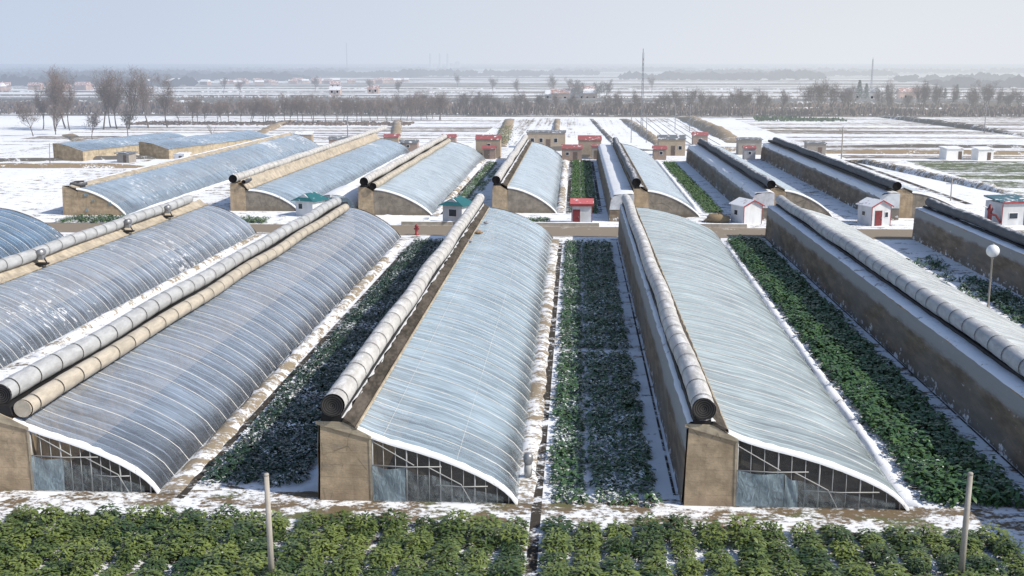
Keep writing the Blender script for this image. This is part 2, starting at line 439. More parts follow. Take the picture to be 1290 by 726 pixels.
M['greywall'] = m_simple('grey_wall', (.30,.30,.32), .9, .1, .25, .4, haze=True)
M['glassdark'] = m_simple('window_pane', (.03,.04,.055), .15, .6, .3, 2, bump=0)
M['wooddoor'] = m_simple('wood_door', (.10,.06,.04), .7, .3, .3, 3, haze=True)
M['steel'] = m_simple('steel', (.32,.33,.35), .45, .5, .2, 4, metallic=.6)
M['mast'] = m_simple('mast_steel', (.20,.21,.24), .6, .3, .1, 2, haze=True)
M['lamp'] = m_simple('lamp_globe', (.80,.82,.84), .18, .6, .04, 2, bump=0)
M['black'] = m_simple('black_rubber', (.018,.018,.02), .7, .3, .3, 4)
M['stack'] = m_simple('stack_concrete', (.55,.55,.56), .9, .1, .1, .1, haze=True, bump=0)
M['sack'] = m_simple('brown_sack', (.28,.19,.12), .9, .1, .3, 5)

# ------------------------------------------------------------------ ground sheets
def sheet(name, pts, z, mat, kind='structure'):
    mb = MB(); mb.add([(x, y, z) for x, y in pts], [tuple(range(len(pts)))])
    return tag(mb.build(name, mat), kind=kind)
def rect(name, x0, x1, y0, y1, z, mat): return sheet(name, [(x0,y0),(x1,y0),(x1,y1),(x0,y1)], z, mat)

rect('ground', -40000, 40000, -300, 60000, -.05, M['plain'])
rect('ground', -420, 420, -60, 470, -.03, M['snow'])
rect('ground', -110, 110, 20, 265, -.015, M['near'])
rect('path', -75, 75, 50.7, 54.2, 0.0, M['path'])
rect('crop_soil', -60, 60, 38, 50.7, 0.0, M['bedsnow'])
rect('road', -90, 110, 142.6, 151.6, 0.0, M['road'])
rect('field', -165, -29, 300, 462, -.010, M['fieldx'])
rect('field', -27, -8, 305, 462, -.010, M['fieldy'])
rect('field', -6, 18, 305, 462, -.010, M['fieldy'])
rect('field', 20.5, 42, 305, 462, -.010, M['fieldy'])
rect('field', 64, 330, 268, 480, -.010, M['fieldx'])
rect('field', 62, 75, 150, 255, -.005, M['snowcap'])
rect('field', 76, 150, 195, 262, -.005, M['greenfield'])
rect('field', -380, -85, 235, 299, -.010, M['fieldy'])

def ridge(name, a, b, w, h, mat, wob=.25, label=None, cat=None, kind='structure', step=4.0, w2=None):
    """long rounded bank of earth or snow between two ground points"""
    a = Vector((*a, 0)); b = Vector((*b, 0)); d = b - a; L = d.length; d.normalize(); nrm = Vector((-d.y, d.x, 0))
    prof = [(-.5,-.02),(-.36,.62),(-.15,.95),(.12,1),(.34,.66),(.5,-.02)]
    n = max(2, int(L/step)); mb = MB(); vs = []; fs = []; m = len(prof)
    for i in range(n+1):
        p = a + d*(L*i/n)
        e = min(1, min(i, n-i)*step/(40 if L > 90 and step == 4.0 else 10) + .1)
        for (u, z) in prof:
            q = p + nrm*(u*w*(1+random.uniform(-wob, wob)))
            vs.append((q.x, q.y, max(-.02, z*h*e*(1+random.uniform(-wob, wob)))))
    for i in range(n):
        for k in range(m-1): fs.append((i*m+k, i*m+k+1, (i+1)*m+k+1, (i+1)*m+k))
    fs.append(tuple(range(m))); fs.append(tuple(n*m+k for k in range(m-1,-1,-1)))
    return tag(mb.add(vs, fs).build(name, mat, None, True), label, cat, None, kind)

# kerb walls beside the road, snow lying on them
def low_wall(x0, x1, y, h, label):
    r = empty('low_wall', ((x0+x1)/2, y, 0), 0, label, 'low wall')
    MB().box(x0-(x0+x1)/2, (x1-x0)/2, -.15, .15, -.05, h).build('wall_body', M['concrete'], r, bevel=.03)
    n = int((x1-x0)/.8); vs = []; fs = []
    for i in range(n+1):
        x = -(x1-x0)/2 + (x1-x0)*i/n; t = random.uniform(.05,.12)
        vs += [(x,-.16,h+.003),(x,-.08,h+t),(x,.1,h+t),(x,.17,h+.003)]
    for i in range(n):
        for k in range(3): fs.append((i*4+k, i*4+k+1, (i+1)*4+k+1, (i+1)*4+k))
    MB().add(vs, fs).build('snow_cap', M['snowcap'], r, True)
low_wall(-24, 3.4, 151.9, .5, 'long low concrete wall with snow top behind the road, left of the red-roofed shed')
low_wall(14.5, 23.5, 151.9, .5, 'short low concrete wall with snow top between a dirt heap and the snowy-roofed shed')

# drains, banks along the film feet
for (x, y0, y1, w) in ((-1.75, 44, 140, .5), (-20.2, 53, 139, .45), (-3.0+2.0, 165, 262, .6), (-19.9, 163, 255, .5), (5.35, 54, 141, .14), (24.5, 54, 146, .14), (3.9, 166, 255, .5)):
    rect('drain', x-w/2, x+w/2, y0, y1, .006, M['drain'])
for (xa, xb, y0, y1, w, h, mt) in ((-2.45,-2.55,53.2,140.5,1.15,.22,'foot'), (-20.95,-21.7,53.5,140,1.2,.32,'foot'), (17.3,18.9,54,141,.7,.2,'snowcap'),
                           (-2.2,-2.4,166,262,1.3,.4,'foot'), (-20.6,-21.2,161,258,1.2,.4,'foot'), (-41.2,-41.9,165,275,1.1,.35,'snowcap'), (18.7,18.9,166,262,.8,.25,'snowcap'),
                           (-41.2,-41.3,80,142,.9,.35,'foot'), (-65.9,-65.5,160,285,1.0,.3,'snowcap')):
    ridge('snow_bank', (xa,y0), (xb,y1), w, h, M[mt], .22, step=1.1)
ridge('snow_bank', (-13,158.5), (-3.5,159), 2.2, .9, M['snowcap'], .3, step=1)
ridge('snow_bank', (-33,158), (-21,158.5), 1.8, .8, M['snowcap'], .3, step=1)
ridge('snow_bank', (-51,158), (-43,160), 2.0, .8, M['snowcap'], .3, step=1)
ridge('snow_bank', (-13.4,54.2), (-13.2,60), 1.6, .5, M['snowcap'], .2, step=1)

# ------------------------------------------------------------------ greenhouses
NEAR = [(0,1),(.10,.905),(.22,.82),(.36,.74),(.5,.645),(.63,.54),(.75,.425),(.86,.30),(.93,.19),(.97,.10),(1,0)]
def prof_z(s, p):
    if p == 0:                                  # sagging profile measured at the open front ends
        for (a, b), (c, d) in zip(NEAR, NEAR[1:]):
            if s <= c: return b + (d-b)*(s-a)/(c-a)
        return 0.0
    return max(0.0, 1 - s**p) ** .8
def film_pt(s, y, g):
    """world point of the film at arc parameter s (0 ridge .. 1 foot) and world y"""
    t = (y - g['y0'])/(g['y1']-g['y0'])
    xf = g['xf'] + (g.get('xf1', g['xf']) - g['xf'])*t
    e = min(1, max(0, (y-g['y0'])/50.0)); e = e*(2-e)
    return g['xr'] + (xf-g['xr'])*s, g['zr']*(prof_z(s, g['p0'])*(1-e) + prof_z(s, g['p'])*e)

def greenhouse(g):
    x0, y0, y1 = g['x0'], g['y0'], g['y1']; w = g['w']; zt = g['zt']
    L = y1-y0; cx = (x0+g['xf'])/2; O = Vector((cx, y0, 0))
    root = empty('greenhouse', O, 0, g['label'], 'greenhouse', 'long plastic film greenhouses in two rows')
    lx = lambda x: x-cx
    # --- earth wall
    seg = max(6, int(L/3))
    prof = [(lx(x0), -.03), (lx(x0+w), -.03), (lx(x0+w-.05), zt-.75), (lx(x0+w*.5), zt-.05), (lx(x0+.12), zt), (lx(x0+.06), zt*.55)]
    wall = MB().prism([prof[i] for i in range(6)], 0, L, seg, .035).build('earth_wall', M[g.get('wallmat','earth')], root)
    if g.get('skin', True):
        vs = []; fs = []; n = seg*2
        pr = [(x0-.12,-.02),(x0-.06,zt*.35),(x0-.02,zt*.68),(x0+.03,zt*.93),(x0+.16,zt+.06)]
        for i in range(n+1):
            for (x, z) in pr: vs.append((lx(x)+random.uniform(-.03,.03), .02+(L-.04)*i/n, z+random.uniform(-.03,.03)*(z>0)))
        for i in range(n):
            for k in range(4): fs.append((i*5+k, (i+1)*5+k, (i+1)*5+k+1, i*5+k+1))
        MB().add(vs, fs).build('rear_membrane', M['darkwall'], wall, True)
    if g.get('ledge'):
        a, b = g['ledge']; n = int(L/1.0); vs = []; fs = []
        for i in range(n+1):
            y = L*i/n; t = random.uniform(.10,.17)
            vs += [(lx(a)+random.uniform(-.05,.05),y,zt+.02),(lx(a)+.15,y,zt+t),(lx(b)-.2,y,zt+t+.03),(lx(b)+random.uniform(-.12,.12),y,zt-.02)]
        for i in range(n):
            for k in range(3): fs.append((i*4+k, i*4+k+1, (i+1)*4+k+1, (i+1)*4+k))
        MB().add(vs, fs).build('snow_ledge', M['snowcap'], wall, True)
    # --- outer bank wrapped in film (rear-row houses on the right)
    if g.get('bank'):
        bx, bz, by0, by1 = g['bank']; b0 = lx(bx); b1 = lx(x0)-.04
        pr = [(b0,-.03),(b1,-.03),(b1,bz+.05),(b1-.3*(b1-b0),bz+.1),(b0+.45*(b1-b0)*.6,bz),(b0+.35,bz*.86),(b0+.12,bz*.5)]
        bk = MB().prism(pr, by0-y0, by1-y0, int((by1-by0)/3), .05).build('earth_bank', M['darkwall'], root, False)
        n = int((by1-by0)/1.2); vs = []; fs = []
        for i in range(n+1):
            y = by0-y0 - .03 + (by1-by0+.06)*i/n
            for (x,z) in ((b0+.30,bz*.84),(b0+.52,bz*.98),(b0+.8,bz+.10),(b1-.7,bz+.2),(b1-.02,bz+.17)):
                vs.append((x+random.uniform(-.04,.04), y, z+random.uniform(-.04,.04)))
        for i in range(n):
            for k in range(4): fs.append((i*5+k,(i+1)*5+k,(i+1)*5+k+1,i*5+k+1))
        MB().add(vs, fs).build('snowy_cover', M['snowcap'], bk, True)
        MB().add([(x, by0-y0-.06, z) for (x,z) in ((b0+.02,bz*.45),(b1,bz*.45),(b1,bz+.1),(b0+.5*(b1-b0),bz+.12),(b0+.5,bz*.95),(b0+.2,bz*.8))], [(0,1,2,3,4,5)]).build('end_sheet', M['coverend'], bk)
    # --- floor
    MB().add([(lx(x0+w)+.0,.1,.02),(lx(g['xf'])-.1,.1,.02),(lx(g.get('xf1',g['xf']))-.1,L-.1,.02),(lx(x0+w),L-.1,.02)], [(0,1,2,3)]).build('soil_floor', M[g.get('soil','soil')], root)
    # --- film sheet, ridged between the straps
    per = g.get('per', 2.4); ns = 26; ny = max(40, int(L/per*6))
    idx = np.arange(ny+1); vs = []
    for i in range(ny+1):
        y = y0 + L*i/ny
        ph = ((y-y0)/per) % 1.0
        for k in range(ns+1):
            s = k/ns
            x, z = film_pt(s, y, g)
            a = abs(math.sin(math.pi*ph)) * (.045 + .11*s*s) * min(1, (1-s)*8) * g.get('und', 1)
            j = .012*math.sin(i*2.7+k*1.3)+.01*math.sin(i*.9-k*2.1)
            vs.append((lx(x)+a*s*.6, y-y0, z+a+j*(0<k<ns)))
    V = np.array(vs); F = []
    A = np.arange(ny)[:,None]*(ns+1)+np.arange(ns)[None,:]; A = A.ravel()
    F = np.stack([A, A+1, A+ns+2, A+ns+1], 1)
    me = np_mesh('film', V, F)
    link_mesh('film', me, M[g['film']], root, True)
    # --- straps over the film
    if g.get('straps'):
        n = int(L/per)
        for i in range(0, n+1):
            y = y0 + per*i + (.05 if i == 0 else 0)
            if y > y1: break
            mb = MB(); pts = []
            for k in range(0, 15):
                s = k/14
                x, z = film_pt(s, y, g)
                pts.append((lx(x)+.01, y-y0, z+.035))
            pts.append((pts[-1][0]+.3, y-y0, .1))
            mb.tube(pts, .019, 4).build('film_strap', M['rope'], root)
        for s in ((.16, .62) if g['film'] == 'film_c' else ()):
            pts = []
            for i in range(0, 60):
                y = y0 + .4 + (L-.8)*i/59; x, z = film_pt(s, y, g); pts.append((lx(x), y-y0, z+.10))
            MB().tube(pts, .007, 3).build('film_wire', M['rope'], root)
    # --- snowy strip over the front arc, and the back arch at the far end
    for (yy, name) in ((y0, 'near'), (y1, 'far')):
        if name == 'near' and not g.get('lip', True): continue
        mb = MB(); vs = []; fs = []; dy = (-.04, .22) if name == 'near' else (-.12, .10)
        for k in range(25):
            s = k/24
            x, z = film_pt(s, min(max(yy, y0), y1), g)
            x2, z2 = film_pt(s, min(max(yy+dy[1], y0), y1), g)
            q = random.uniform(.55, 1.35)
            vs += [(lx(x)+.02, yy-y0+dy[0], z-.16), (lx(x)+.03, yy-y0+dy[0]*.8, z+.07), (lx(x2)+.03, yy-y0+dy[1]*q, z2+.10)]
        for k in range(24):
            fs += [(k*3, (k+1)*3, (k+1)*3+1, k*3+1), (k*3+1, (k+1)*3+1, (k+1)*3+2, k*3+2)]
        mb.add(vs, fs).build('arch_edge', M['snowcap'] if name == 'near' else M['mat'], root, True)
    # --- solid end walls
    ends = []
    if g.get('solid', True): ends.append((y0, .04, .4, 'near'))
    ends.append((y1, -.4, .0, 'far'))
    for (yy, a, b, nm) in ends:
        pr = [(lx(x0+w)-.02, -.03), (lx(g['xf'] if nm=='near' else g.get('xf1', g['xf']))-.05, -.03)]
        for k in range(19, -1, -1):
            x, z = film_pt(k/20, yy, g); pr.append((max(lx(x), lx(x0+w)-.02), max(z-.06, 0)))
        if pr[-1][0] > lx(x0+w): pr.append((lx(x0+w)-.02, pr[-1][1]+.05))
        MB().prism(pr, yy-y0+a, yy-y0+b, 1, 0).build('end_wall', M[g.get('endmat','earthgrey')], root)
    # --- framed front end with plastic sheets
    if not g.get('solid', True):
        xi = x0+w; xf = g['xf']; zof = lambda x: prof_z(min(1, max(0,(x-g['xr'])/(xf-g['xr']))), g['p0'])*g['zr']
        n = 13
        for k in range(n):
            x = xi + .06 + (xf-xi-.5)*k/(n-1); r_ = .04 if k % 3 == 0 else .02
            MB().tube([(lx(x), .04, 0), (lx(x)+random.uniform(-.03,.03), .04, zof(x)-.06)], r_, 6).build('frame_post', M['frame'], root, True)
        for zz, xa, xb in ((1.95, xi, xi+3.6), (.95, xi+3.3, xf-1.5)):
            MB().tube([(lx(xa), .0, zz), (lx((xa+xb)/2), -.01, zz-.07), (lx(min(xb, xf-.3)), .0, zz-.02)], .03, 6).build('frame_rail', M['frame'], root, True)
        MB().tube([(lx(xi+.1), .02, 3.2), (lx(xi+2.2), .0, 1.98)], .028, 5).build('frame_brace', M['frame'], root)
        MB().tube([(lx(xi+2.9), .0, 1.9), (lx(xi+4.6), -.02, 1.0), (lx(xi+5.1), .0, .05)], .028, 5).build('frame_brace', M['frame'], root)
        # hanging blue sheet, rumpled
        def drape(xa, xb, za, zb, zbot, mat, nm, depth):
            nx, nz = 14, 8; vs = []; fs = []
            for i in range(nx+1):
                u = i/nx; x = xa+(xb-xa)*u; zt_ = za+(zb-za)*u - .12*math.sin(u*math.pi)
                for k in range(nz+1):
                    q = k/nz
                    vs.append((lx(x), -depth + .035*math.sin(u*9+q*7)*(.3+q) + random.uniform(-.012,.012), zbot + (zt_-zbot)*q))
            for i in range(nx):
                for k in range(nz):
                    a_ = i*(nz+1)+k; fs.append((a_, a_+nz+1, a_+nz+2, a_+1))
            MB().add(vs, fs).build(nm, mat, root, True)
        drape(xi+.06, xi+g.get('sheetw', 1.75), 1.95, 1.85, .06, M['sheet_blue'], 'plastic_curtain', .07)
        drape(xi+g.get('sheetw', 1.75)+.03, xi+3.1, 1.8, 1.5, .06, M['sheet_clear'] if g.get('sheetw',1.75)<1.8 else M['sheet_blue'], 'plastic_curtain', .09)
        drape(xi+3.1, xf-.7, 1.5, .45, .05, M['sheet_clear'], 'plastic_curtain', .10)
        # dark net hung just inside the frame
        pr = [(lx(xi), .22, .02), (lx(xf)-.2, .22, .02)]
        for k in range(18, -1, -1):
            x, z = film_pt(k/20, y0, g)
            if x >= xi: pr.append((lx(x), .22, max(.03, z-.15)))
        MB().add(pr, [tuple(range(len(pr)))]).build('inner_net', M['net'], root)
        # earth corner post + plaster rim
        MB().prism([(lx(xi)-.06,0),(lx(xi)+.05,0),(lx(xi)+.02,zof(xi)+.05),(lx(xi)-.09,zof(xi)+.08)], -.03, .3).build('corner_post', M['earthtan'], root)
        MB().prism([(lx(x0)-.08,zt-.10),(lx(x0+w)+.04,zt-.85),(lx(x0+w)+.04,zt-.70),(lx(x0+w*.5),zt+.02),(lx(x0)+.1,zt+.06),(lx(x0)-.08,zt+.05)][::1], -.07, .02).build('wall_coping', M['earthtan'], wall)
    # --- back slope between wall top and film
    bs = g.get('back'); ex = g.get('back_over', .1)
    if bs in ('mat', 'slab'):
        n = int(L/.9); vs = []; fs = []
        xa, za, xb, zb = g['backpts']
        for i in range(n+1):
            y = -ex + (L+2*ex)*i/n
            vs += [(lx(xa)+random.uniform(-.08,.05), y, za), (lx(xa)+.12, y, za+.14+random.uniform(-.04,.05)), (lx((xa+xb)/2), y, (za+zb)/2+.16+random.uniform(-.05,.05)), (lx(xb)-.05, y, zb+.12+random.uniform(-.03,.03)), (lx(xb)+random.uniform(-.06,.05), y, zb-.05)]
        for i in range(n):
            for k in range(4): fs.append((i*5+k, i*5+k+1, (i+1)*5+k+1, (i+1)*5+k))
        fs.append((0,1,2,3,4)); fs.append(tuple(n*5+k for k in (4,3,2,1,0)))
        MB().add(vs, fs).build('straw_mat' if bs == 'mat' else 'back_slope', M['mat'] if bs == 'mat' else M['slab'], root)
        # torn snow lying between mat and roll
        if bs == 'mat':
            vs = []; fs = []
            for i in range(n+1):
                y = L*i/n; a = random.uniform(.0,.2)
                vs += [(lx(xa)-.55+a, y, za+.03), (lx(xa)-.2, y, za+.14), (lx(xa)+.12+random.uniform(-.15,.12), y, za+.15)]
            for i in range(n):
                for k in range(2): fs.append((i*3+k, i*3+k+1, (i+1)*3+k+1, (i+1)*3+k))
            MB().add(vs, fs).build('snow_strip', M['snowcap'], root, True)
        MB().tube([(lx(g['xr'])+.02, -.1, g['zr']+.12), (lx(g['xr'])+.02, L, g['zr']+.12)], .075, 6).build('ridge_batten', M['earthtan'], root)
    # --- rolled quilts
    def roll(xc, zc, rad, mat, endmat, ya, yb, bands, nm):
        n = 20; sg = int((yb-ya)/.52); vs = []; fs = []; ph = random.random()*9
        for i in range(sg+1):
            y = ya+(yb-ya)*i/sg
            rr = rad*(.985+(.055*abs(math.sin(math.pi*((y-ya)-.9)/bands))**.7 if bands else .03*math.sin(i*1.1+ph))+random.uniform(-.018,.018))
            ox = .06*math.sin(y*.25+ph); oz = .05*math.sin(y*.34+ph*2)
            for k in range(n):
                q = 2*math.pi*k/n
                vs.append((rr*math.cos(q)+ox, y-ya, rr*math.sin(q)*(.97)+oz))
        for i in range(sg):
            for k in range(n):
                l = (k+1) % n; fs.append((i*n+k, (i+1)*n+k, (i+1)*n+l, i*n+l))
        fs.append(tuple((sg)*n+k for k in range(n-1,-1,-1)))
        ro = MB().add(vs, fs).build(nm, mat, root, True)
        ro.location = (lx(xc), ya-y0, zc)
        vs = [(0,-.02,0)]; fs = []
        for k in range(n): vs.append(vs_pt(rad*.985, k, n, -.03))
        for k in range(n): fs.append((0, 1+k, 1+(k+1)%n))
        for k in range(n): vs.append(vs_pt(rad*1.0, k, n, .06))
        for k in range(n):
            l = (k+1) % n; fs.append((1+k, 1+n+k, 1+n+l, 1+l))
        MB().add(vs, fs).build('roll_end', endmat, ro)
        if bands:
            nb = int((yb-ya)/bands); first = None
            mb = MB()
            pr = []
            for k in range(n):
                for (dr, dy) in ((.035,-.04),(.035,.04)):
                    pr.append(((rad+dr)*math.cos(2*math.pi*k/n), dy, (rad+dr)*math.sin(2*math.pi*k/n)))
            fs = [(2*k, 2*k+1, (2*k+3)%(2*n), (2*k+2)%(2*n)) for k in range(n)]
            mb.add(pr, fs)
            for b in range(nb):
                y = .9 + b*bands + random.uniform(-.15,.15)
                if y > yb-ya-.2: break
                if first is None: o = first = mb.build('tie_band', M['band'], ro, True)
                else:
                    o = first.copy(); COL.objects.link(o); o.parent = ro
                yy = y + ya
                o.location = (.06*math.sin(yy*.25+ph), y, .05*math.sin(yy*.34+ph*2))
                o.rotation_euler = (0, 0, random.uniform(-.04,.04))
        return ro
    def vs_pt(r_, k, n, y): return (r_*math.cos(2*math.pi*k/n), y, r_*math.sin(2*math.pi*k/n)*.97)
    for (xc, zc, rad, mat, endm, bands, ya, yb) in g.get('rolls', []):
        roll(xc, zc, rad, M[mat], M[endm], ya, yb, bands, 'insulation_roll')
    if g.get('cradle'):
        xa, xb, za, zb = g['cradle']
        MB().prism([(lx(xa), za),(lx(xb), za),(lx(xb)-.1, zb),(lx(xa)+.1, zb)], -.02, L, max(4,int(L/4)), .03).build('roll_bed', M['black'], root)
    return root

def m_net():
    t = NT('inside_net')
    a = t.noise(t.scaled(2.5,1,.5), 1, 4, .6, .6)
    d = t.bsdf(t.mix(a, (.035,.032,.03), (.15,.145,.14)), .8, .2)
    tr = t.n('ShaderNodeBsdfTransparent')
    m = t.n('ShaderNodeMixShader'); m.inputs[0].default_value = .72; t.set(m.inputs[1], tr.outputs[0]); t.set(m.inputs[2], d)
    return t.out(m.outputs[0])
M['net'] = m_net()

def house_common(x0, w, xf, y0, y1, **k):
    d = dict(x0=x0, w=w, xf=xf, y0=y0, y1=y1, zt=4.2, xr=x0+2.0, zr=3.85, p=1.6, p0=1.6)
    d.update(k); return d

front_center = greenhouse(house_common(-12.9, 2.7, -2.75, 53.2, 141, p0=0, film='film_c', straps=True, solid=False, soil='soilpale',
    back='mat', backpts=(-11.65,4.28,-10.95,3.95), cradle=(-12.75,-11.6,4.1,4.62), ledge=None,
    rolls=[(-12.05,5.16,.58,'roll','rollend',2.5,52.9,141.2)],
    label='front greenhouse in the middle, pale roll beside a dark straw mat strip'))
greenhouse(house_common(5.7, 2.55, 16.9, 53.5, 141.5, xf1=18.6, zt=4.3, zr=3.95, p0=0, film='film_d', straps=True, und=1.7, solid=False, soil='soilpale', sheetw=2.4, wallmat='earthlite' if 'earthlite' in M else 'earth',
    back='mat', backpts=(6.95,4.35,7.8,4.0), cradle=(5.95,7.0,4.15,4.66), ledge=(5.72,6.4),
    rolls=[(6.5,5.2,.57,'roll','rollend',2.5,53.3,141.3)],
    label='front greenhouse right of the middle with whitish film and a wide blue plastic curtain'))
greenhouse(house_common(-31.0, 2.8, -21.5, 53.6, 140.5, xf1=-22.3, p0=0, film='film_b', straps=True, solid=False, soil='soil',
    back=None, rolls=[(-29.7,5.1,.56,'rollgrey','rollend',2.5,54.0,137), (-28.45,4.45,.48,'beige','beige',2.6,53.7,136)],
    cradle=(-30.5,-29.0,4.1,4.6),
    label='front greenhouse left of the middle with grey and beige rolls side by side'))
gA = greenhouse(house_common(-50.6, 2.6, -41.9, 60, 143, film='film_a', straps=True, soil='soil', xr=-48.3, zr=3.7,
    back='slab', backpts=(-49.4,4.3,-48.35,3.7), cradle=None,
    rolls=[(-49.2,5.0,.55,'rollgrey','rollendblack',2.6,62,139)],
    label='left front greenhouse with snow-patched film and three winches beside its grey roll'))
greenhouse(house_common(-76, 2.6, -65.0, 80, 137, film='film_a0', straps=True, soil='soil', xr=-73.5, skin=False,
    back='mat', backpts=(-74.2,4.3,-73.4,3.9), rolls=[],
    label='blue-film greenhouse cut off by the left edge of the photo'))
greenhouse(house_common(24.75, 2.5, 37.2, 40, 144, zt=3.95, xr=27.0, zr=4.0, film='film_e', straps=True, soil='soilpale',
    back='mat', backpts=(26.5,4.2,27.1,4.02), ledge=(24.75,26.1), cradle=(25.75,26.8,3.85,4.3),
    rolls=[(26.3,4.85,.6,'rollgrey','rollendblack',2.5,45,143.6)],
    label='right front greenhouse with tall brown rear wall and banded grey roll above a snowy ledge'))
greenhouse(house_common(43.3, 2.5, 55.5, 62, 143.5, zt=3.9, xr=45.6, zr=3.9, film='film_e', straps=False, soil='soilpale',
    back='mat', backpts=(45.0,4.2,45.6,3.92), ledge=(43.3,44.6), cradle=(44.2,45.3,3.8,4.25),
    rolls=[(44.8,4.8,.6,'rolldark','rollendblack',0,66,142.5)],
    label='greenhouse at the right edge behind the globe lamp, with a dark unbanded roll'))
# rear row
greenhouse(house_common(-75.6, 2.4, -66.2, 159.5, 288, film='film_g1', xr=-73.4, zr=3.9, per=3, skin=False, endmat='earth',
    back='slab', backpts=(-74.4,4.25,-73.3,3.95), rolls=[], ledge=(-75.5,-74.2),
    label='rear-row greenhouse farthest left, snow-flecked film, no roll, patched tan end wall'))
greenhouse(house_common(-52.3, 2.4, -41.8, 165.5, 281, film='film_g2', xr=-49.4, zr=3.2, per=3, p=1.9, p0=1.9, skin=False, endmat='earthgrey',
    back='slab', backpts=(-50.6,4.6,-49.4,3.15),
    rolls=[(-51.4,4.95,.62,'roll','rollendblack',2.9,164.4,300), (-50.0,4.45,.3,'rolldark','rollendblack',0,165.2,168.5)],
    label='second rear-row greenhouse from the left, its tan back slope lit between roll and film'))
greenhouse(house_common(-32.0, 2.4, -21.0, 162, 262, film='film_far', xr=-29.5, zr=3.85, per=3, skin=False, endmat='earthgrey',
    back=None, cradle=(-31.6,-30.3,4.1,4.5),
    rolls=[(-30.9,5.05,.62,'roll','rollendblack',2.9,161.2,263), (-29.6,4.3,.5,'beige','rollendblack',2.9,161.6,261)],
    label='rear-row greenhouse with pale and beige rolls, dark end wall behind the teal-roofed sheds'))
greenhouse(house_common(-12.4, 2.4, -2.7, 165.5, 262, film='film_far', xr=-10.1, zr=3.85, per=3, skin=False, endmat='earthgrey',
    back='mat', backpts=(-10.9,4.3,-10.1,3.9), cradle=(-12.2,-11.0,4.1,4.5),
    rolls=[(-11.7,5.05,.62,'roll','rollendblack',2.9,164.4,262)],
    label='rear-row greenhouse left of the red-roofed shed, black roll end over a grey end wall'))
greenhouse(house_common(8.4, 2.4, 18.3, 162.5, 258, film='film_far', xr=10.6, zr=3.8, per=3, skin=False, endmat='earthgrey',
    back='mat', backpts=(9.8,4.25,10.6,3.85), cradle=(8.6,9.5,4.1,4.5), bank=(4.9,3.75,157,258),
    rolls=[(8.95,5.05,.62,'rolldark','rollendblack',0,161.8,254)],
    label='rear greenhouse with dark roll and snowy bank, between red-roofed and snowy-roofed sheds'))
greenhouse(house_common(28.5, 2.4, 37.7, 164, 256, film='film_far', xr=30.6, zr=3.8, per=3, skin=False, endmat='earthgrey',
    back='mat', backpts=(29.4,4.2,30.6,3.82), cradle=(27.6,28.8,4.1,4.5), bank=(25.2,3.75,160,256),
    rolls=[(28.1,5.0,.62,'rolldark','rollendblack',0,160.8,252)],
    label='rear greenhouse with dark roll, between the snowy-roofed shed and the right white shed'))
greenhouse(house_common(46.4, 2.4, 57.0, 163, 264, film='film_far', xr=48.6, zr=3.8, per=3, skin=False, endmat='earthgrey',
    back='mat', backpts=(47.4,4.2,48.6,3.82), cradle=(44.8,46.4,4.1,4.5), bank=(43.3,3.7,161,264),
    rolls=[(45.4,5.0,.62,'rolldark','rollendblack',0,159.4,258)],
    label='rightmost rear-row greenhouse behind the right white shed, long dark roll and snowy bank'))

# three winches on the left front roll, one motor at the foot of the middle greenhouse
def winch(x, y, z, label, s=1.0):
    r = empty('roller_motor', (x, y, z), 0, label, 'roller motor')
    MB().tube([(0,-.3*s,.25*s),(0,.3*s,.25*s)], .24*s, 12).build('motor_body', M['steel'], r, True)
    MB().box(-.2*s,.2*s,-.22*s,.22*s,-.25*s,.05*s).build('gear_box', M['steel'], r, bevel=.03)
    MB().tube([(.1*s,0,0),(.35*s,.05,-.5*s)], .05*s, 6).build('support_arm', M['black'], r)
    MB().box(-.35*s,.4*s,-.3*s,.3*s,-.62*s,-.5*s).build('base_plate', M['black'], r)
winch(-48.35, 97.0, 4.85, 'nearest of three dark winches beside the grey roll on the left front greenhouse', 1.3)
winch(-48.35, 117.0, 4.85, 'middle one of three dark winches beside the grey roll on the left front greenhouse', 1.3)
winch(-48.35, 129.0, 4.85, 'farthest of three dark winches beside the grey roll on the left front greenhouse', 1.3)
def foot_motor():
    r = empty('roller_motor', (-2.35, 56.8, .45), 0, 'grey roller motor with a crank arm at the foot of the middle front greenhouse', 'roller motor')
    MB().lathe([(.05,.35),(.2,.4),(.26,.55),(.26,.85),(.18,.98),(.05,1.0)], 14).build('motor_head', M['steel'], r, True)
    MB().lathe([(.2,-.3),(.22,.0),(.2,.36)], 12).build('motor_body', M['frame'], r, True)
    MB().tube([(.05,0,.2),(.55,-.3,-.05),(1.0,-.7,-.3)], .035, 6).build('crank_arm', M['frame'], r)
foot_motor()

# old tyre-like coil on the leftmost rear house
def coil(x, y, z, label):
    r = empty('coiled_quilt', (x, y, z), 0, label, 'coil')
    mb = MB(); pts = [(.95*math.cos(2*math.pi*k/20), 1.2*math.sin(2*math.pi*k/20), .25) for k in range(21)]
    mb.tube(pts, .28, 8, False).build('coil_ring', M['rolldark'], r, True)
    MB().tube([(-.7,0,.5),(.7,.3,.52)], .14, 7).build('tie_rope', M['band'], r)
coil(-73.9, 161.6, 4.15, 'dark oval coil lying on the near corner of the leftmost rear greenhouse')

# patches on the end wall of the leftmost rear greenhouse
for (x, z, w, h) in ((-71.9, 3.0, .7, .45), (-70.9, 2.1, .35, .3), (-68.4, 1.7, .45, .5), (-72.0, .75, .5, .45)):
    o = MB().prism([(-w/2,-h/2),(w/2,-h/2*.8),(w/2*.8,h/2),(-w/2*.9,h/2*.9)], -.02, .05).build('wall_patch', M['sheet_blue'])
    o.location = (x, 159.45, z)
    tag(o, 'small bluish plastic patch on the tan end wall of the leftmost rear greenhouse', 'wall patch', 'plastic patches on the tan end wall')

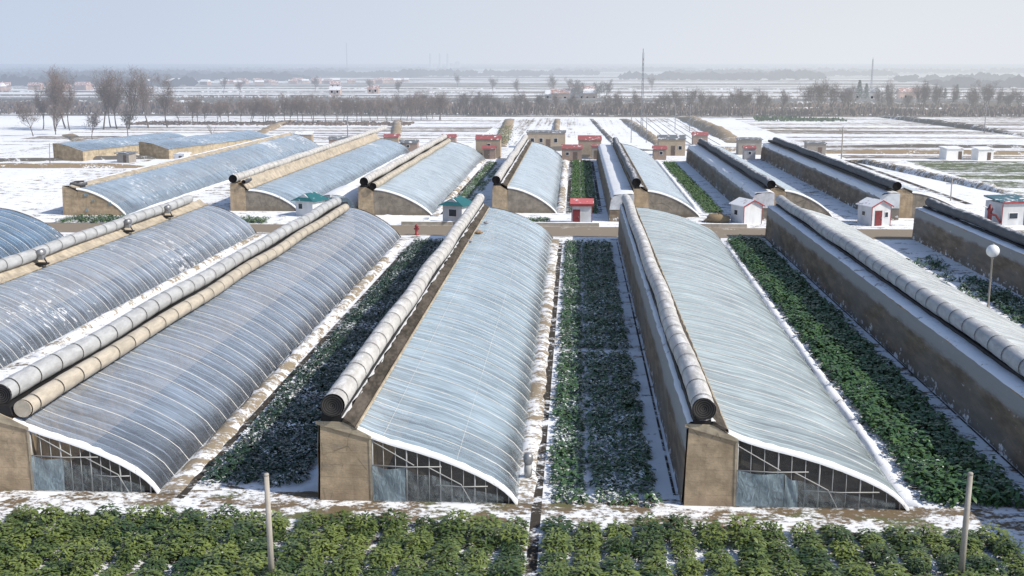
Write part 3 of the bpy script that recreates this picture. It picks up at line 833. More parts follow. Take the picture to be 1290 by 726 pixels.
# odds and ends on the middle front film
def lump(name, x, y, z, s, mat, label, cat):
    bmv = []; fs = []
    n, m = 8, 5
    for i in range(m+1):
        th_ = math.pi*i/m
        for k in range(n):
            q = 2*math.pi*k/n; rr = s*(1+random.uniform(-.3,.3))
            bmv.append((rr*math.sin(th_)*math.cos(q), rr*.7*math.sin(th_)*math.sin(q), rr*.45*math.cos(th_)))
    for i in range(m):
        for k in range(n):
            l = (k+1) % n; fs.append((i*n+k, (i+1)*n+k, (i+1)*n+l, i*n+l))
    o = MB().add(bmv, fs).build(name, mat, None, True); o.location = (x, y, z)
    return tag(o, label, cat)
lump('sandbag', -10.4, 119, 4.05, .42, M['sack'], 'largest brown sack lying near the ridge on the middle front film', 'sack')
lump('sandbag', -10.75, 113, 4.05, .3, M['greywall'], 'grey sack nearer than the brown one on the middle front film', 'sack')
lump('sandbag', -10.1, 126, 4.1, .33, M['greywall'], 'grey upright sack farthest along the ridge on the middle front film', 'sack')
lump('dirt_heap', 20.3, 157.5, .35, 1.9, M['tan'], 'brown dirt heap left of the snowy-roofed white shed', 'dirt heap')

# small white barrel-vault annexe between two rear greenhouses
def annexe():
    r = empty('plastic_tunnel', (-36, 163, 0), 0, 'small snow-covered plastic tunnel between two rear-row greenhouses', 'plastic tunnel')
    n = 12; vs = []; fs = []
    for y in (0, 13):
        for k in range(n+1):
            a = math.pi*k/n; vs.append((3.3*math.cos(a), y, .9+2.0*math.sin(a)))
    for k in range(n): fs.append((k, k+1, n+2+k, n+1+k))
    MB().add(vs, fs).build('tunnel_cover', M['snowcap'], r, True)
    MB().add([(3.3*math.cos(math.pi*k/n), .05, .9+2.0*math.sin(math.pi*k/n)) for k in range(n+1)], [tuple(range(n+1))]).build('tunnel_end', M['sheet_blue'], r)
    MB().box(-3.4,3.4,.1,12.9,0,.92).build('tunnel_base', M['brickgrey'], r)
    for x in (-1.6,0,1.6): MB().tube([(x,0,.9),(x,0,.9+2*math.sqrt(max(0,1-(x/3.3)**2)))], .05, 5).build('tunnel_post', M['frame'], r)
annexe()

# ------------------------------------------------------------------ sheds and houses
def gable(name, label, cat, x, y, w, d, h, rise, wallm, roofm, ridge='y', rz=0, trim=None, over=.25, door=None, wins=(), group=None, hip=0, roofm2=None, sidewin=()):
    """front faces -Y; door=(u, width, height, mat)"""
    r = empty(name, (x, y, 0), rz, label, cat, group)
    hw, hd = w/2, d/2
    if ridge == 'y':
        MB().prism([(-hw,-.05),(hw,-.05),(hw,h),(0,h+rise),(-hw,h)], -hd, hd).build('wall', wallm, r)
        for sg, mm in ((-1, roofm2 or roofm), (1, roofm)):
            t = .08; x1 = sg*(hw+over); z1 = h - rise*over/hw
            pr = [(0, h+rise+.02), (x1, z1+.02), (x1, z1+t+.04), (0, h+rise+t+.04)]
            if sg > 0: pr = pr
            y0_, y1_ = -hd-over, hd+over
            vs = [(px, y0_+(hip if abs(px)<.01 else 0), pz) for px, pz in pr]+[(px, y1_-(hip if abs(px)<.01 else 0), pz) for px, pz in pr]
            MB().add(vs, [(0,1,2,3),(7,6,5,4),(0,4,5,1),(1,5,6,2),(2,6,7,3),(3,7,4,0)]).build('roof', mm, r)
        if hip:
            for sg in (-1, 1):
                ye = sg*(hd+over)
                z1 = h - rise*over/hw
                MB().add([(-hw-over, ye, z1+.11), (hw+over, ye, z1+.11), (0, ye-sg*hip, h+rise+.13)], [(0,1,2)]).build('roof_hip', roofm, r)
    elif ridge == 'x':
        vs = []
        MB().add([(-hw,-hd,-.05),(hw,-hd,-.05),(hw,hd,-.05),(-hw,hd,-.05),(-hw,-hd,h),(hw,-hd,h),(hw,hd,h),(-hw,hd,h),(-hw,0,h+rise),(hw,0,h+rise)],
                 [(0,1,5,4),(2,3,7,6),(1,2,6,9,5),(3,0,4,8,7),(0,3,2,1)]).build('wall', wallm, r)
        for sg in (-1, 1):
            ye = sg*(hd+over); ze = h - rise*over/hd
            a = -hw-over; b = hw+over
            MB().add([(a,0,h+rise+.02),(b,0,h+rise+.02),(b,ye,ze+.02),(a,ye,ze+.02),(a,0,h+rise+.12),(b,0,h+rise+.12),(b,ye,ze+.12),(a,ye,ze+.12)],
                     [(0,1,2,3),(7,6,5,4),(0,4,5,1),(1,5,6,2),(2,6,7,3),(3,7,4,0)]).build('roof', roofm, r)
    else:   # flat, slightly tilted slab
        MB().box(-hw,hw,-hd,hd,-.05,h).build('wall', wallm, r)
        MB().add([(-hw-over,-hd-over,h+.01),(hw+over,-hd-over,h+.01),(hw+over,hd+over,h+.01+rise),(-hw-over,hd+over,h+.01+rise),
                  (-hw-over,-hd-over,h+.2),(hw+over,-hd-over,h+.2),(hw+over,hd+over,h+.2+rise),(-hw-over,hd+over,h+.2+rise)],
                 [(0,3,2,1),(4,5,6,7),(0,1,5,4),(1,2,6,5),(2,3,7,6),(3,0,4,7)]).build('roof', roofm, r)
    if trim:
        for sx in (-1, 1):
            MB().box(sx*hw-.04, sx*hw+.04, -hd-.03, -hd+.05, 0, h-.02).build('corner_trim', trim, r)
        if ridge == 'y':
            z1 = h - rise*over/hw
            for sg in (-1, 1):
                MB().add([(0,-hd-over-.03,h+rise-.06),(sg*(hw+over),-hd-over-.03,z1-.06),(sg*(hw+over),-hd-over-.03,z1+.13),(0,-hd-over-.03,h+rise+.14)],
                         [(0,1,2,3)]).build('gable_trim', trim, r)
        else:
            MB().box(-hw-over-.02,hw+over+.02,-hd-over-.05,-hd-over-.01,h-.02,h+.22).build('eave_trim', trim, r)
    if door:
        u, dw, dh, dm = door
        do = MB().box(u-dw/2,u+dw/2,-hd-.05,-hd+.02,0.02,dh).build('door', dm, r)
        MB().box(u+dw*.3,u+dw*.38,-hd-.12,-hd-.05,dh*.45,dh*.55).build('handle', M['steel'], do)
    for (u, z, ww, wh) in wins:
        f_ = MB().box(u-ww/2,u+ww/2,-hd-.05,-hd+.02,z,z+wh).build('window', M['white'], r)
        MB().box(u-ww/2+.07,u+ww/2-.07,-hd-.07,-hd-.045,z+.07,z+wh-.07).build('pane', M['glassdark'], f_)
    for (v, z, ww, wh) in sidewin:
        f_ = MB().box(-hw-.05,-hw+.02,v-ww/2,v+ww/2,z,z+wh).build('window', M['white'], r)
        MB().box(-hw-.07,-hw-.045,v-ww/2+.07,v+ww/2-.07,z+.07,z+wh-.07).build('pane', M['glassdark'], f_)
    return r

gable('shed', 'small white shed with bright red roof and dark red door behind the middle greenhouses', 'shed', 1.0, 155.0, 2.8, 2.6, 2.7, .7, M['whitepanel'], M['pinkroof'], 'x', 0, M['redtrim'], door=(-.75,1.0,2.1,M['reddoor']))
gable('shed', 'white shed with half snow-covered pinkish roof between two right-hand greenhouses', 'shed', 24.1, 156.9, 2.9, 3.4, 2.6, .7, M['whitepanel'], M['pinkroof'], 'y', R(24), M['redtrim'], roofm2=M['snowroof'], sidewin=((0.3,1.1,.9,.8),))
gable('shed', 'white shed with dark red door and small window left of the right-hand road end', 'shed', 41.7, 156.6, 3.0, 3.4, 2.7, .75, M['whitepanel'], M['snowroof'], 'y', R(20), M['redtrim'], door=(-.45,1.1,2.1,M['reddoor']), wins=((.8,1.1,.6,.8),), sidewin=((.2,1.2,.8,.7),))
gable('shed', 'white shed with flat dark teal roof at the right edge beside a red pump', 'shed', 60.6, 158.2, 4.6, 4.0, 3.1, .5, M['whitepanel'], M['tealdark'], 'flat', R(14), M['redtrim'], door=(1.5,.9,2.0,M['reddoor']), wins=((-.6,.9,1.4,.9),))
gable('shed', 'white shed with teal hipped roof at the far end of the middle front roll', 'shed', -16.3, 153.4, 3.0, 3.2, 2.9, .8, M['whitepanel'], M['tealroof'], 'y', R(-22), None, .45, hip=1.0, wins=((.1,1.2,1.3,1.1),))
gable('shed', 'white shed with teal hipped roof beside the left grey and beige rolls', 'shed', -39.0, 161.5, 3.0, 3.2, 2.4, .8, M['whitepanel'], M['tealroof'], 'y', R(-22), None, .45, hip=1.0, wins=((-.6,1.0,.8,.9),))

def brickhouse(*a, **k): return gable('brick_house', *a, **k)
brickhouse('tan brick house with red roof and a red porch, left of the rear middle greenhouse', 'house', -20.6, 265, 5.8, 4.0, 4.4, .9, M['brick'], M['redroof'], 'x', 0, door=None, wins=((.2,2.6,.8,.9),), over=.15)
gable('porch', 'small red-roofed porch with dark doorway in front of the tan brick house', 'porch', -20.2, 261.6, 3.0, 1.6, 2.5, .5, M['brickred'], M['redroof'], 'x', 0, door=(-.5,1.3,2.1,M['wooddoor']), over=.2)
brickhouse('long flat-roofed brick building behind the rear middle greenhouse', 'house', -7.8, 299, 10.2, 5, 4.0, .2, M['brick'], M['darkroof'], 'flat', 0, door=(.6,1.2,2.3,M['wooddoor']), wins=((-1.3,1.4,1.0,1.2),(2.6,1.4,1.0,1.2),(-3.6,1.4,1.0,1.2)), over=.2)
brickhouse('low red brick shed right of the rear middle greenhouse', 'house', -.8, 259, 4.6, 3.4, 2.8, .7, M['brickred'], M['redroof'], 'x', 0, door=(.8,1.0,2.0,M['wooddoor']), wins=((-1.0,1.2,.8,.8),), over=.2)
brickhouse('tan house with plain red roof above the two green crop bands', 'house', 3.4, 267, 5.4, 4.0, 4.2, .9, M['brick'], M['redroof'], 'x', 0, wins=((1.2,2.4,.9,.8),), over=.15)
brickhouse('grey lean-to with dark doorway beside the tan house with plain red roof', 'shed', 5.0, 262.5, 2.4, 3, 2.9, .2, M['brickgrey'], M['redroof'], 'flat', 0, door=(0,1.2,2.1,M['wooddoor']), over=.15)
brickhouse('tan house with dark roof behind the green strip of the right rear greenhouse', 'house', 23.4, 275, 6.4, 4.2, 4.0, .8, M['brick'], M['darkroof'], 'x', 0, door=(.3,1.0,2.4,M['wooddoor']), wins=((2.0,1.4,.9,1.0),(-1.8,1.4,.9,1.0)), over=.2)
brickhouse('small red brick hut with red roof in front of the dark-roofed tan house', 'house', 19.6, 262, 3.0, 2.8, 2.5, .6, M['brickred'], M['redroof'], 'x', 0, wins=((.3,1.2,.8,.8),), over=.2)
brickhouse('dark red shed partly hidden at the far end of a snowy bank', 'house', 34.0, 309, 4.0, 3.0, 2.8, .7, M['brickred'], M['redroof'], 'x', 0, over=.2, wins=((0,1.2,.8,.8),))
brickhouse('grey brick house with dark flat roof beyond the right-hand rear greenhouses', 'house', 42.8, 279, 5.6, 4, 3.6, .2, M['brickgrey'], M['darkroof'], 'flat', 0, wins=((.6,1.4,.9,1.0),), over=.3)
brickhouse('small grey hut with red roof in front of the dark flat-roofed house', 'house', 40.6, 264, 2.6, 2.6, 2.6, .5, M['greywall'], M['redroof'], 'x', 0, over=.2, wins=((0,1.2,.7,.7),))
brickhouse('lone grey brick hut with dark doorway beside the tall utility pole', 'house', 58.5, 277, 4.6, 3.4, 2.8, .2, M['brickgrey'], M['darkroof'], 'flat', 0, door=(.9,1.0,2.0,M['wooddoor']), over=.2)
brickhouse('left one of two small white huts on the right snow field', 'house', 88.0, 267, 4.2, 3.2, 2.4, .35, M['white'], M['snowroof'], 'flat', R(12), door=(1.3,.9,1.9,M['wooddoor']), over=.2)
brickhouse('right one of two small white huts on the right snow field', 'house', 94.6, 265.5, 3.8, 3.0, 2.4, .35, M['white'], M['snowroof'], 'flat', R(12), door=(.8,.9,1.8,M['wooddoor']), over=.2)
brickhouse('brown shed with snowy roof behind the second rear greenhouse', 'house', -48.0, 291, 3.8, 3.4, 3.2, .6, M['brick'], M['redroof'], 'x', 0, over=.2, door=(.5,1.0,2.0,M['wooddoor']))
brickhouse('low reddish shed right of the brown shed behind the second rear greenhouse', 'house', -42.5, 284, 4.6, 3.0, 2.2, .6, M['brickred'], M['darkroof'], 'x', 0, over=.2, wins=((0,1.0,.8,.7),))
brickhouse('dark red shed just showing above the pale roll of a rear greenhouse', 'house', -33.5, 296, 3.6, 3.0, 2.8, .7, M['brickred'], M['redroof'], 'x', 0, over=.2, wins=((0,1.2,.8,.8),))
brickhouse('tan hut with a blue plastic end at the far end of the leftmost rear greenhouse', 'house', -72.5, 296, 4.4, 5, 3.4, .5, M['brick'], M['snowroof'], 'flat', R(8), over=.2, wins=((0,1.2,1.2,1.2),))
brickhouse('low brown shed on the snow behind the leftmost rear greenhouse', 'house', -63.5, 300, 6.0, 3.4, 1.9, .6, M['brickred'], M['darkroof'], 'x', R(5), over=.2, door=(1,.9,1.6,M['wooddoor']))
brickhouse('tiny grey hut with flat dark roof in front of the left small greenhouse', 'house', -101.6, 247.5, 3.2, 2.6, 2.0, .15, M['brickgrey'], M['darkroof'], 'flat', R(-15), over=.4, door=(.5,.8,1.7,M['wooddoor']))
brickhouse('tiny whitish blue hut in front of the right small greenhouse', 'house', -88.5, 247, 2.6, 2.4, 1.9, .15, M['white'], M['snowroof'], 'flat', R(-15), over=.2, door=(.3,.8,1.6,M['wooddoor']))

# two small earth greenhouses far left, turned end-on
def small_gh(x, y, L, rz, label):
    r = empty('greenhouse', (x, y, 0), rz, label, 'greenhouse', 'small earth greenhouses at the far left')
    w = 7.6
    MB().box(-.5,0,0,L,-.05,3.9).build('earth_wall', M['earth'], r)
    pr = [(0,-.05),(w,-.05),(w,2.3)]+[(w*(1-k/8), 2.3+1.5*math.sin(math.pi/2*k/8)) for k in range(1,9)]
    MB().prism(pr, 0, .5).build('end_wall', M['earth'], r)
    MB().prism(pr, L-.5, L).build('end_wall', M['earthtan'], r)
    MB().box(w-.4,w,.5,L-.5,-.05,2.3).build('front_wall', M['earthtan'], r)
    vs = []; fs = []; n = 8; m = int(L/2)
    for i in range(m+1):
        for k in range(n+1):
            vs.append((w*(1-k/n)+ (.25 if k == 0 else 0), -.3+(L+.6)*i/m, 2.36+1.55*math.sin(math.pi/2*k/n)+random.uniform(-.03,.03)))
    for i in range(m):
        for k in range(n): fs.append((i*(n+1)+k,(i+1)*(n+1)+k,(i+1)*(n+1)+k+1,i*(n+1)+k+1))
    MB().add(vs, fs).build('film', M['film_small'], r, True)
    MB().box(.2,w-.5,.6,L-.6,-.02,.03).build('soil_floor', M['soil'], r)
small_gh(-120.0, 251.5, 44, R(-14), 'left one of two small tan earth greenhouses with blue film, far left')
small_gh(-102.3, 258, 48, R(-14), 'right one of two small tan earth greenhouses with blue film, far left')

# ------------------------------------------------------------------ poles, lamps, masts
def pole(x, y, h, r0, label, arm=False, mat='pole', name='utility_pole', lean=0):
    r = empty(name, (x, y, 0), 0, label, 'pole')
    r.rotation_euler = (0, lean, 0)
    MB().tube([(0,0,-.05),(0,0,h*.5),(0,0,h)], [r0, r0*.9, r0*.78], 12).build('pole_shaft', M[mat], r, True)
    if arm:
        a = MB().box(-.9,.9,-.06,.06,h-.9,h-.78).build('cross_arm', M[mat], r)
        for u in (-.75,0,.75): MB().lathe([(.05,0),(.07,.08),(.03,.18)], 8, (u,0,h-.78)).build('insulator', M['white'], a)
    else:
        MB().lathe([(r0*.82,0),(r0*.82,.07),(r0*.6,.10)], 12, (0,0,h)).build('pole_cap', M[mat], r, True)
    return r
pole(-12.9, 44.0, 4.85, .14, 'concrete post standing in the crop strip in front of the middle greenhouse', lean=R(-.5))
pole(16.75, 45.4, 5.0, .14, 'concrete post standing in the crop strip at the lower right', lean=R(.4))
pole(62.6, 266.7, 7.5, .16, 'tall wooden utility pole with cross arm beside the lone grey brick hut', True)
pole(61.3, 184.6, 3.6, .10, 'short pole with cross arm on the snow left of the dark teal roof', True)
pole(-69.9, 340.6, 6.3, .15, 'dark lone pole on the snow field at the centre left', True, 'mast')
pole(15.7, 317.5, 9.0, .10, 'thin pole nearest the tan house with dark roof', True, 'mast')
pole(20.0, 318, 8.2, .10, 'thin pole just right of the tall mast base', False, 'mast')
pole(33.0, 375.2, 8.8, .11, 'thin pole left of a pair on the vertical snow strips', True, 'mast')
pole(37.5, 372, 9.0, .11, 'thin pole right of a pair on the vertical snow strips', True, 'mast')
pole(131.1, 367.9, 8.5, .12, 'thin pole on the dark bank of the right snow field', True, 'mast')
pole(-113.5, 235, 5.0, .09, 'thin leaning pole on the snow left of the small earth greenhouses', False, 'mast', lean=R(3))
def lamp(x, y):
    r = empty('street_lamp', (x, y, 0), 0, 'street lamp with a white glass globe on a grey post', 'street lamp')
    MB().lathe([(.22,0),(.22,.05),(.11,.12),(.085,.4),(.08,4.5),(.12,4.55),(.16,4.7),(.1,4.78)], 12).build('lamp_post', M['pole'], r, True)
    MB().lathe([(.58*math.sin(math.pi*k/14)+.001, 5.28-.58*math.cos(math.pi*k/14)) for k in range(15)], 24).build('lamp_globe', M['lamp'], r, True)
    MB().lathe([(.06,5.84),(.08,5.88),(.02,5.95)], 8).build('globe_finial', M['steel'], r)
lamp(38.0, 102.0)
def mast(x, y, h, r0, label, n=0):
    r = empty('radio_mast', (x, y, 0), 0, label, 'mast')
    for k in range(3):
        a = 2*math.pi*k/3
        MB().tube([(r0*math.cos(a), r0*math.sin(a), 0), (r0*.5*math.cos(a), r0*.5*math.sin(a), h)], .09*max(1, y/500), 5).build('mast_leg', M['mast'], r)
    mb = MB()
    for k in range(int(h/1.5)):
        z = k*1.5; q = r0*(1-.5*z/h)
        for j in range(3):
            a, b = 2*math.pi*j/3, 2*math.pi*(j+1)/3
            mb.tube([(q*math.cos(a),q*math.sin(a),z),(q*math.cos(b),q*math.sin(b),z+1.5)], .035*max(1,y/500), 3)
    mb.build('lattice_bracing', M['mast'], r)
    MB().tube([(0,0,h),(0,0,h+1.2)], .12*max(1,y/600), 6).build('mast_tip', M['mast'], r)
mast(20.2, 345.7, 25.2, .42, 'tall slim lattice mast rising above the horizon right of centre')
mast(213.4, 831, 25, .7, 'distant slim mast above the village trees on the right')
mast(-647, 3170, 78, 1.6, 'very distant faint mast on the left horizon')
def pump(x, y):
    r = empty('water_pump', (x, y, 0), 0, 'dark red iron pump standing left of the shed with the dark teal roof', 'pump')
    MB().lathe([(.5,0),(.5,.15),(.3,.25),(.3,2.0),(.42,2.1),(.42,2.3),(.25,2.5),(.12,2.9)], 12).build('pump_body', M['reddoor'], r, True)
    MB().tube([(0,-.2,1.6),(.7,-.5,1.4),(1.4,-.5,.4)], .16, 8).build('pump_spout', M['reddoor'], r)
    MB().tube([(-.2,0,2.4),(-.9,0,2.6)], .07, 6).build('pump_lever', M['steel'], r)
pump(57.4, 156.4)
def hydrant(x, y):
    r = empty('red_hydrant', (x, y, 0), 0, 'small red hydrant at the road left of the teal-roofed shed', 'hydrant')
    MB().lathe([(.3,0),(.3,.1),(.2,.15),(.2,1.0),(.28,1.05),(.2,1.3),(.05,1.4)], 10).build('hydrant_body', M['redtrim'], r, True)
    MB().tube([(-.35,0,.8),(.35,0,.8)], .1, 8).build('hydrant_outlet', M['redtrim'], r)
hydrant(-20.6, 143.0)

# ------------------------------------------------------------------ crops
def plant_arrays(n_leaf, R0, H, L, W, seed):
    """leafy clump: each leaf three quads along a drooping midrib, folded a little"""
    g = np.random.default_rng(seed); V = []; F = []
    for i in range(n_leaf):
        a = g.uniform(0, 2*math.pi); r_ = R0*math.sqrt(g.uniform(0, 1))
        hz = H*(g.uniform(.25, 1.0))*(1-.45*(r_/R0)**2)
        p = np.array([r_*math.cos(a), r_*math.sin(a), hz])
        da = a + g.normal(0, .7); el = g.uniform(-.35, .75)
        l = L*g.uniform(.65, 1.2); w = W*g.uniform(.7, 1.2)
        out = np.array([math.cos(da), math.sin(da), 0]); side = np.array([-math.sin(da), math.cos(da), g.uniform(-.4,.4)])
        b = len(V)
        pts = []
        for k, t in enumerate((0, .35, .75, 1.0)):
            e = el - 1.1*t
            c = p + out*l*t*math.cos(el*.6) + np.array([0,0,1])*l*(math.sin(el)*t - .45*t*t)
            ww = w*(.25, 1.0, .8, .08)[k]/2
            V.append(c - side*ww); V.append(c + side*ww)
        for k in range(3): F.append((b+2*k, b+2*k+1, b+2*k+3, b+2*k+2))
    V = np.array(V); V[:,2] = np.maximum(V[:,2], .02)
    return V, np.array(F)

def scatter(name, mat, pos, variants, label, smin=.8, smax=1.2):
    """one mesh of many clumps at the listed points: a planted bed nobody could count"""
    Vs = []; Fs = []; off = 0
    for (x, y) in pos:
        V, F = variants[rng.integers(len(variants))]
        a = rng.uniform(0, 2*math.pi); s = rng.uniform(smin, smax); c, q = math.cos(a)*s, math.sin(a)*s
        W = np.stack([V[:,0]*c - V[:,1]*q + x, V[:,0]*q + V[:,1]*c + y, V[:,2]*s*rng.uniform(.85,1.15)], 1)
        Vs.append(W); Fs.append(F+off); off += len(V)
    o = link_mesh(name, np_mesh(name, np.concatenate(Vs), np.concatenate(Fs)), mat)
    return tag(o, label, 'vegetable bed', None, 'stuff')

small = [plant_arrays(34, .33, .55, .31, .15, s) for s in range(5)]
mid_ = [plant_arrays(46, .52, .75, .38, .18, 20+s) for s in range(5)]

def rows(x0, x1, y0, y1, nrow, step, jit=.12, x0b=None, x1b=None, gap=None, keep=1.0):
    P = []
    y = y0
    while y < y1:
        t = (y-y0)/(y1-y0)
        a = x0 + ((x0b if x0b is not None else x0)-x0)*t; b = x1 + ((x1b if x1b is not None else x1)-x1)*t
        for k in range(nrow):
            x = a + (b-a)*(k+.5)/nrow
            yy = y + rng.normal(0, jit)
            if gap and any(g0 < yy < g1 for g0, g1 in gap): continue
            if rng.uniform() > keep: continue
            P.append((x + rng.normal(0, jit), yy))
        y += step
    return P
# between left and middle front greenhouses: shade painted into the leaves, snow-dusted
scatter('vegetable_bed', M['leaf_shaded'], rows(-19.6,-14.4,55.5,137,7,.62,.15,-19.9,-14.6), small, 'dark shaded vegetable bed dusted with snow, left of the middle front greenhouse')
# between middle and right front greenhouses: four rows
P = []
for xc in (-.62, .32): P += [(xc+rng.normal(0,.10), y+rng.normal(0,.12)) for y in np.arange(53.9,137.5,.60) if not (83.5 < y < 84.6)]
for xc in (1.45, 2.2, 3.15, 3.95): P += [(xc+.0*1+rng.normal(0,.12), y+rng.normal(0,.12)) for y in np.arange(53.9,137.5,.66) if not (83.5 < y < 84.6)]
scatter('vegetable_bed', M['leaf_bed'], P, small, 'vegetable rows with snow between them, right of the middle front greenhouse')
P = rows(18.2,22.9,54.6,140,6,.68,.14,19.5,23.3)
scatter('vegetable_bed', M['leaf_dense'], P, mid_, 'dense green vegetable bed left of the long brown rear wall on the right')
P = [(39.5+rng.normal(0,1.0), rng.uniform(92,128)) for _ in range(70)] + [(x,y) for x,y in rows(38.8,41.8,88,108,4,.7,.2,38.9,42,keep=.8)] + [(x,y) for x,y in rows(40.2,42.2,100,116,3,.75,.2,keep=.6)]
scatter('vegetable_bed', M['leaf_bed'], P, small, 'sparse patchy vegetable bed in the snow beside the globe lamp')
scatter('vegetable_bed', M['leaf_bed'], rows(-19.3,-17.6,167,250,2,.7,.12)+rows(-17.0,-16.2,172,235,1,1.1,.2,keep=.6), small, 'narrow green strip with snow behind the teal-roofed shed in the middle')
scatter('vegetable_bed', M['leaf_dense'], rows(-.5,.9,166,255,2,.66,.12)+rows(1.35,3.3,166,255,3,.66,.12), small, 'two green crop bands behind the small red-roofed shed')
scatter('vegetable_bed', M['leaf_dense'], rows(19.7,22.3,167,252,3,.66,.12), small, 'green strip beside the rear greenhouse left of the snowy-roofed shed')
scatter('vegetable_bed', M['leaf_bed'], rows(-73,-58.5,151.8,157.5,16,.8,.25), small, 'green patch in front of the leftmost rear greenhouse end wall')
scatter('vegetable_bed', M['leaf_bed'], rows(-7.6,-3.6,156.2,158,5,.7,.15), small, 'tiny green bed in front of the rear middle greenhouse end wall')
scatter('vegetable_bed', M['leaf_bed'], rows(-48,-43.5,152.5,157,5,.8,.2), small, 'tiny green bed left of the teal-roofed shed beside the rolls')

# the sunny strip in the foreground: every plant its own object
def plant_mesh(seed):
    V, F = plant_arrays(240, .58, 1.05, .25, .105, 100+seed)
    me = np_mesh('crop_plant', V, F); me.materials.append(M['leaf']); return me
PM = [plant_mesh(s) for s in range(6)]
n = 0
for ix in range(33):
    x = -2.75 - ix*1.42 if ix < 18 else -.7 + (ix-18)*1.46
    for iy in range(9):
        y = 50.0 - iy*.93
        if n >= 300: break
        px = x + random.uniform(-.14,.14)
        o = bpy.data.objects.new('crop_plant', PM[random.randrange(6)]); COL.objects.link(o)
        s = random.uniform(.78,1.2)
        o.location = (px, y+random.uniform(-.2,.2), 0); o.rotation_euler = (0,0,random.uniform(0,6.28)); o.scale = (s,s,s*random.uniform(.5,.92))
        tag(o, 'bushy green crop plant in the sunlit rows along the bottom of the photo', 'crop plant', 'crop plants in the sunlit front strip')
        n += 1

# ------------------------------------------------------------------ trees
def tree_meshes(H, spread, seed, trunk_h=.3, ntw=900, tw=.05, upright=.6):
    g = random.Random(seed); mb = MB(); tips = []
    def grow(p, d, L, r_, lvl):
        pts = [p]; n = 4
        for i in range(n):
            d = (d + Vector((g.gauss(0,.13), g.gauss(0,.13), g.gauss(.05,.08)))).normalized()
            p = p + d*(L/n); pts.append(p)
        mb.tube(pts, [r_*(1-.6*i/n) for i in range(n+1)], 6 if lvl < 2 else 4, False)
        if lvl >= 3: tips.append((p, d, L)); return
        k = (7, 4, 3)[lvl] if lvl < 3 else 0
        for i in range(k):
            q = pts[min(n, 1+int((i+1)/k*n*.99))] if lvl else pts[min(n, 2 + (i % 3))]
            a = g.uniform(0, 6.28); t = g.uniform(.35,.8)
            side = Vector((math.cos(a), math.sin(a), 0))*spread
            nd = (d*upright + side*t + Vector((0,0,.3))).normalized()
            grow(q, nd, L*g.uniform(.5,.72), r_*.42, lvl+1)
        tips.append((p, d, L))
    grow(Vector((0,0,-.1)), Vector((0,0,1)), H*.5, H*.017, 0)
    zmax = max(t[0].z for t in tips); k = H*.93/zmax
    sc = Matrix.Scale(k, 4)
    tv = [tuple(c*k for c in v) for v in mb.v]
    trunk = bpy.data.meshes.new('trunk'); trunk.from_pydata(tv, [], mb.f); trunk.update()
    V = []; F = []
    for i in range(ntw):
        p, d, L = g.choice(tips); p = p*k
        q = p + Vector((g.gauss(0,.035*H), g.gauss(0,.035*H), g.gauss(0,.03*H)))
        dd = (d*.6 + Vector((g.gauss(0,.6), g.gauss(0,.6), g.gauss(.3,.4)))).normalized()
        l = H*g.uniform(.035,.085)
        s_ = dd.cross(Vector((g.gauss(0,1), g.gauss(0,1), g.gauss(0,1)))).normalized()*tw
        b = len(V); e = q + dd*l
        V += [tuple(q-s_), tuple(q+s_), tuple(e+s_*.3), tuple(e-s_*.3)]; F.append((b,b+1,b+2,b+3))
    crown = bpy.data.meshes.new('crown'); crown.from_pydata(V, [], F); crown.update()
    return trunk, crown

def tree_proto(H, spread, seed, twig, **k):
    t, c = tree_meshes(H, spread, seed, **k)
    t.materials.append(M['bark']); c.materials.append(M[twig]); return t, c
TP = {}
TP['poplar'] = [tree_proto(18, .55, 1+s, 'twig', ntw=2300, tw=.03, upright=1.15) for s in range(3)]
TP['round'] = [tree_proto(12, 1.0, 11+s, 'twig', ntw=1700, tw=.03, upright=.65) for s in range(4)]
TP['grey'] = [tree_proto(13, .9, 31+s, 'twiggrey', ntw=1700, tw=.035, upright=.7) for s in range(4)]
TP['dark'] = [tree_proto(8, .95, 41+s, 'twigdark', ntw=900, tw=.05, upright=.55) for s in range(2)]
TP['thin'] = [tree_proto(7, .9, 51, 'twig', ntw=130, tw=.02, upright=.7)]
def tree(kind, x, y, s, label, group=None, name='bare_tree'):
    t, c = random.choice(TP[kind])
    r = empty(name, (x, y, 0), random.uniform(0, 6.28), label, 'tree', group)
    r.scale = (s*random.uniform(.9,1.1), s*random.uniform(.9,1.1), s)
    for nm, me in (('trunk', t), ('crown', c)):
        o = bpy.data.objects.new(nm, me); COL.objects.link(o); o.parent = r
    return r
# left grove
for i, (x, y, s) in enumerate(((-172,362,1.22),(-176,378,1.15),(-169,366,1.05),(-160,372,1.18),(-157,376,1.12),(-152,374,1.2),(-147.5,380,1.12),(-163,385,1.1),(-143,386,1.05),(-181,372,.85))):
    tree('poplar', x, y, s, 'tall bare poplar in the grove at the upper left', 'tall bare poplars of the left grove')
tree('round', -166.8, 336, .95, 'round bare tree at the very left edge, in front of the poplar grove')
tree('round', -163.5, 344, .9, 'bare tree second from the left edge beside the poplar grove')
tree('dark', -142.1, 322, 1.12, 'dark low-branched bare tree just left of the left small greenhouse roof')
tree('dark', -144.2-(-8), 334, 1.2, 'dark bare tree directly behind the left small greenhouse')
tree('thin', -105.6, 320.6, 1.05, 'leafless thin young tree beside the right small greenhouse')
# left row of shorter trees
for k in range(40):
    tree('round', -142+k*2.3+random.uniform(-1,1), 402+random.uniform(-6,10)+k*1.1, random.uniform(.72,.98), 'bare brown tree in the left part of the tree row', 'bare brown trees of the left row')
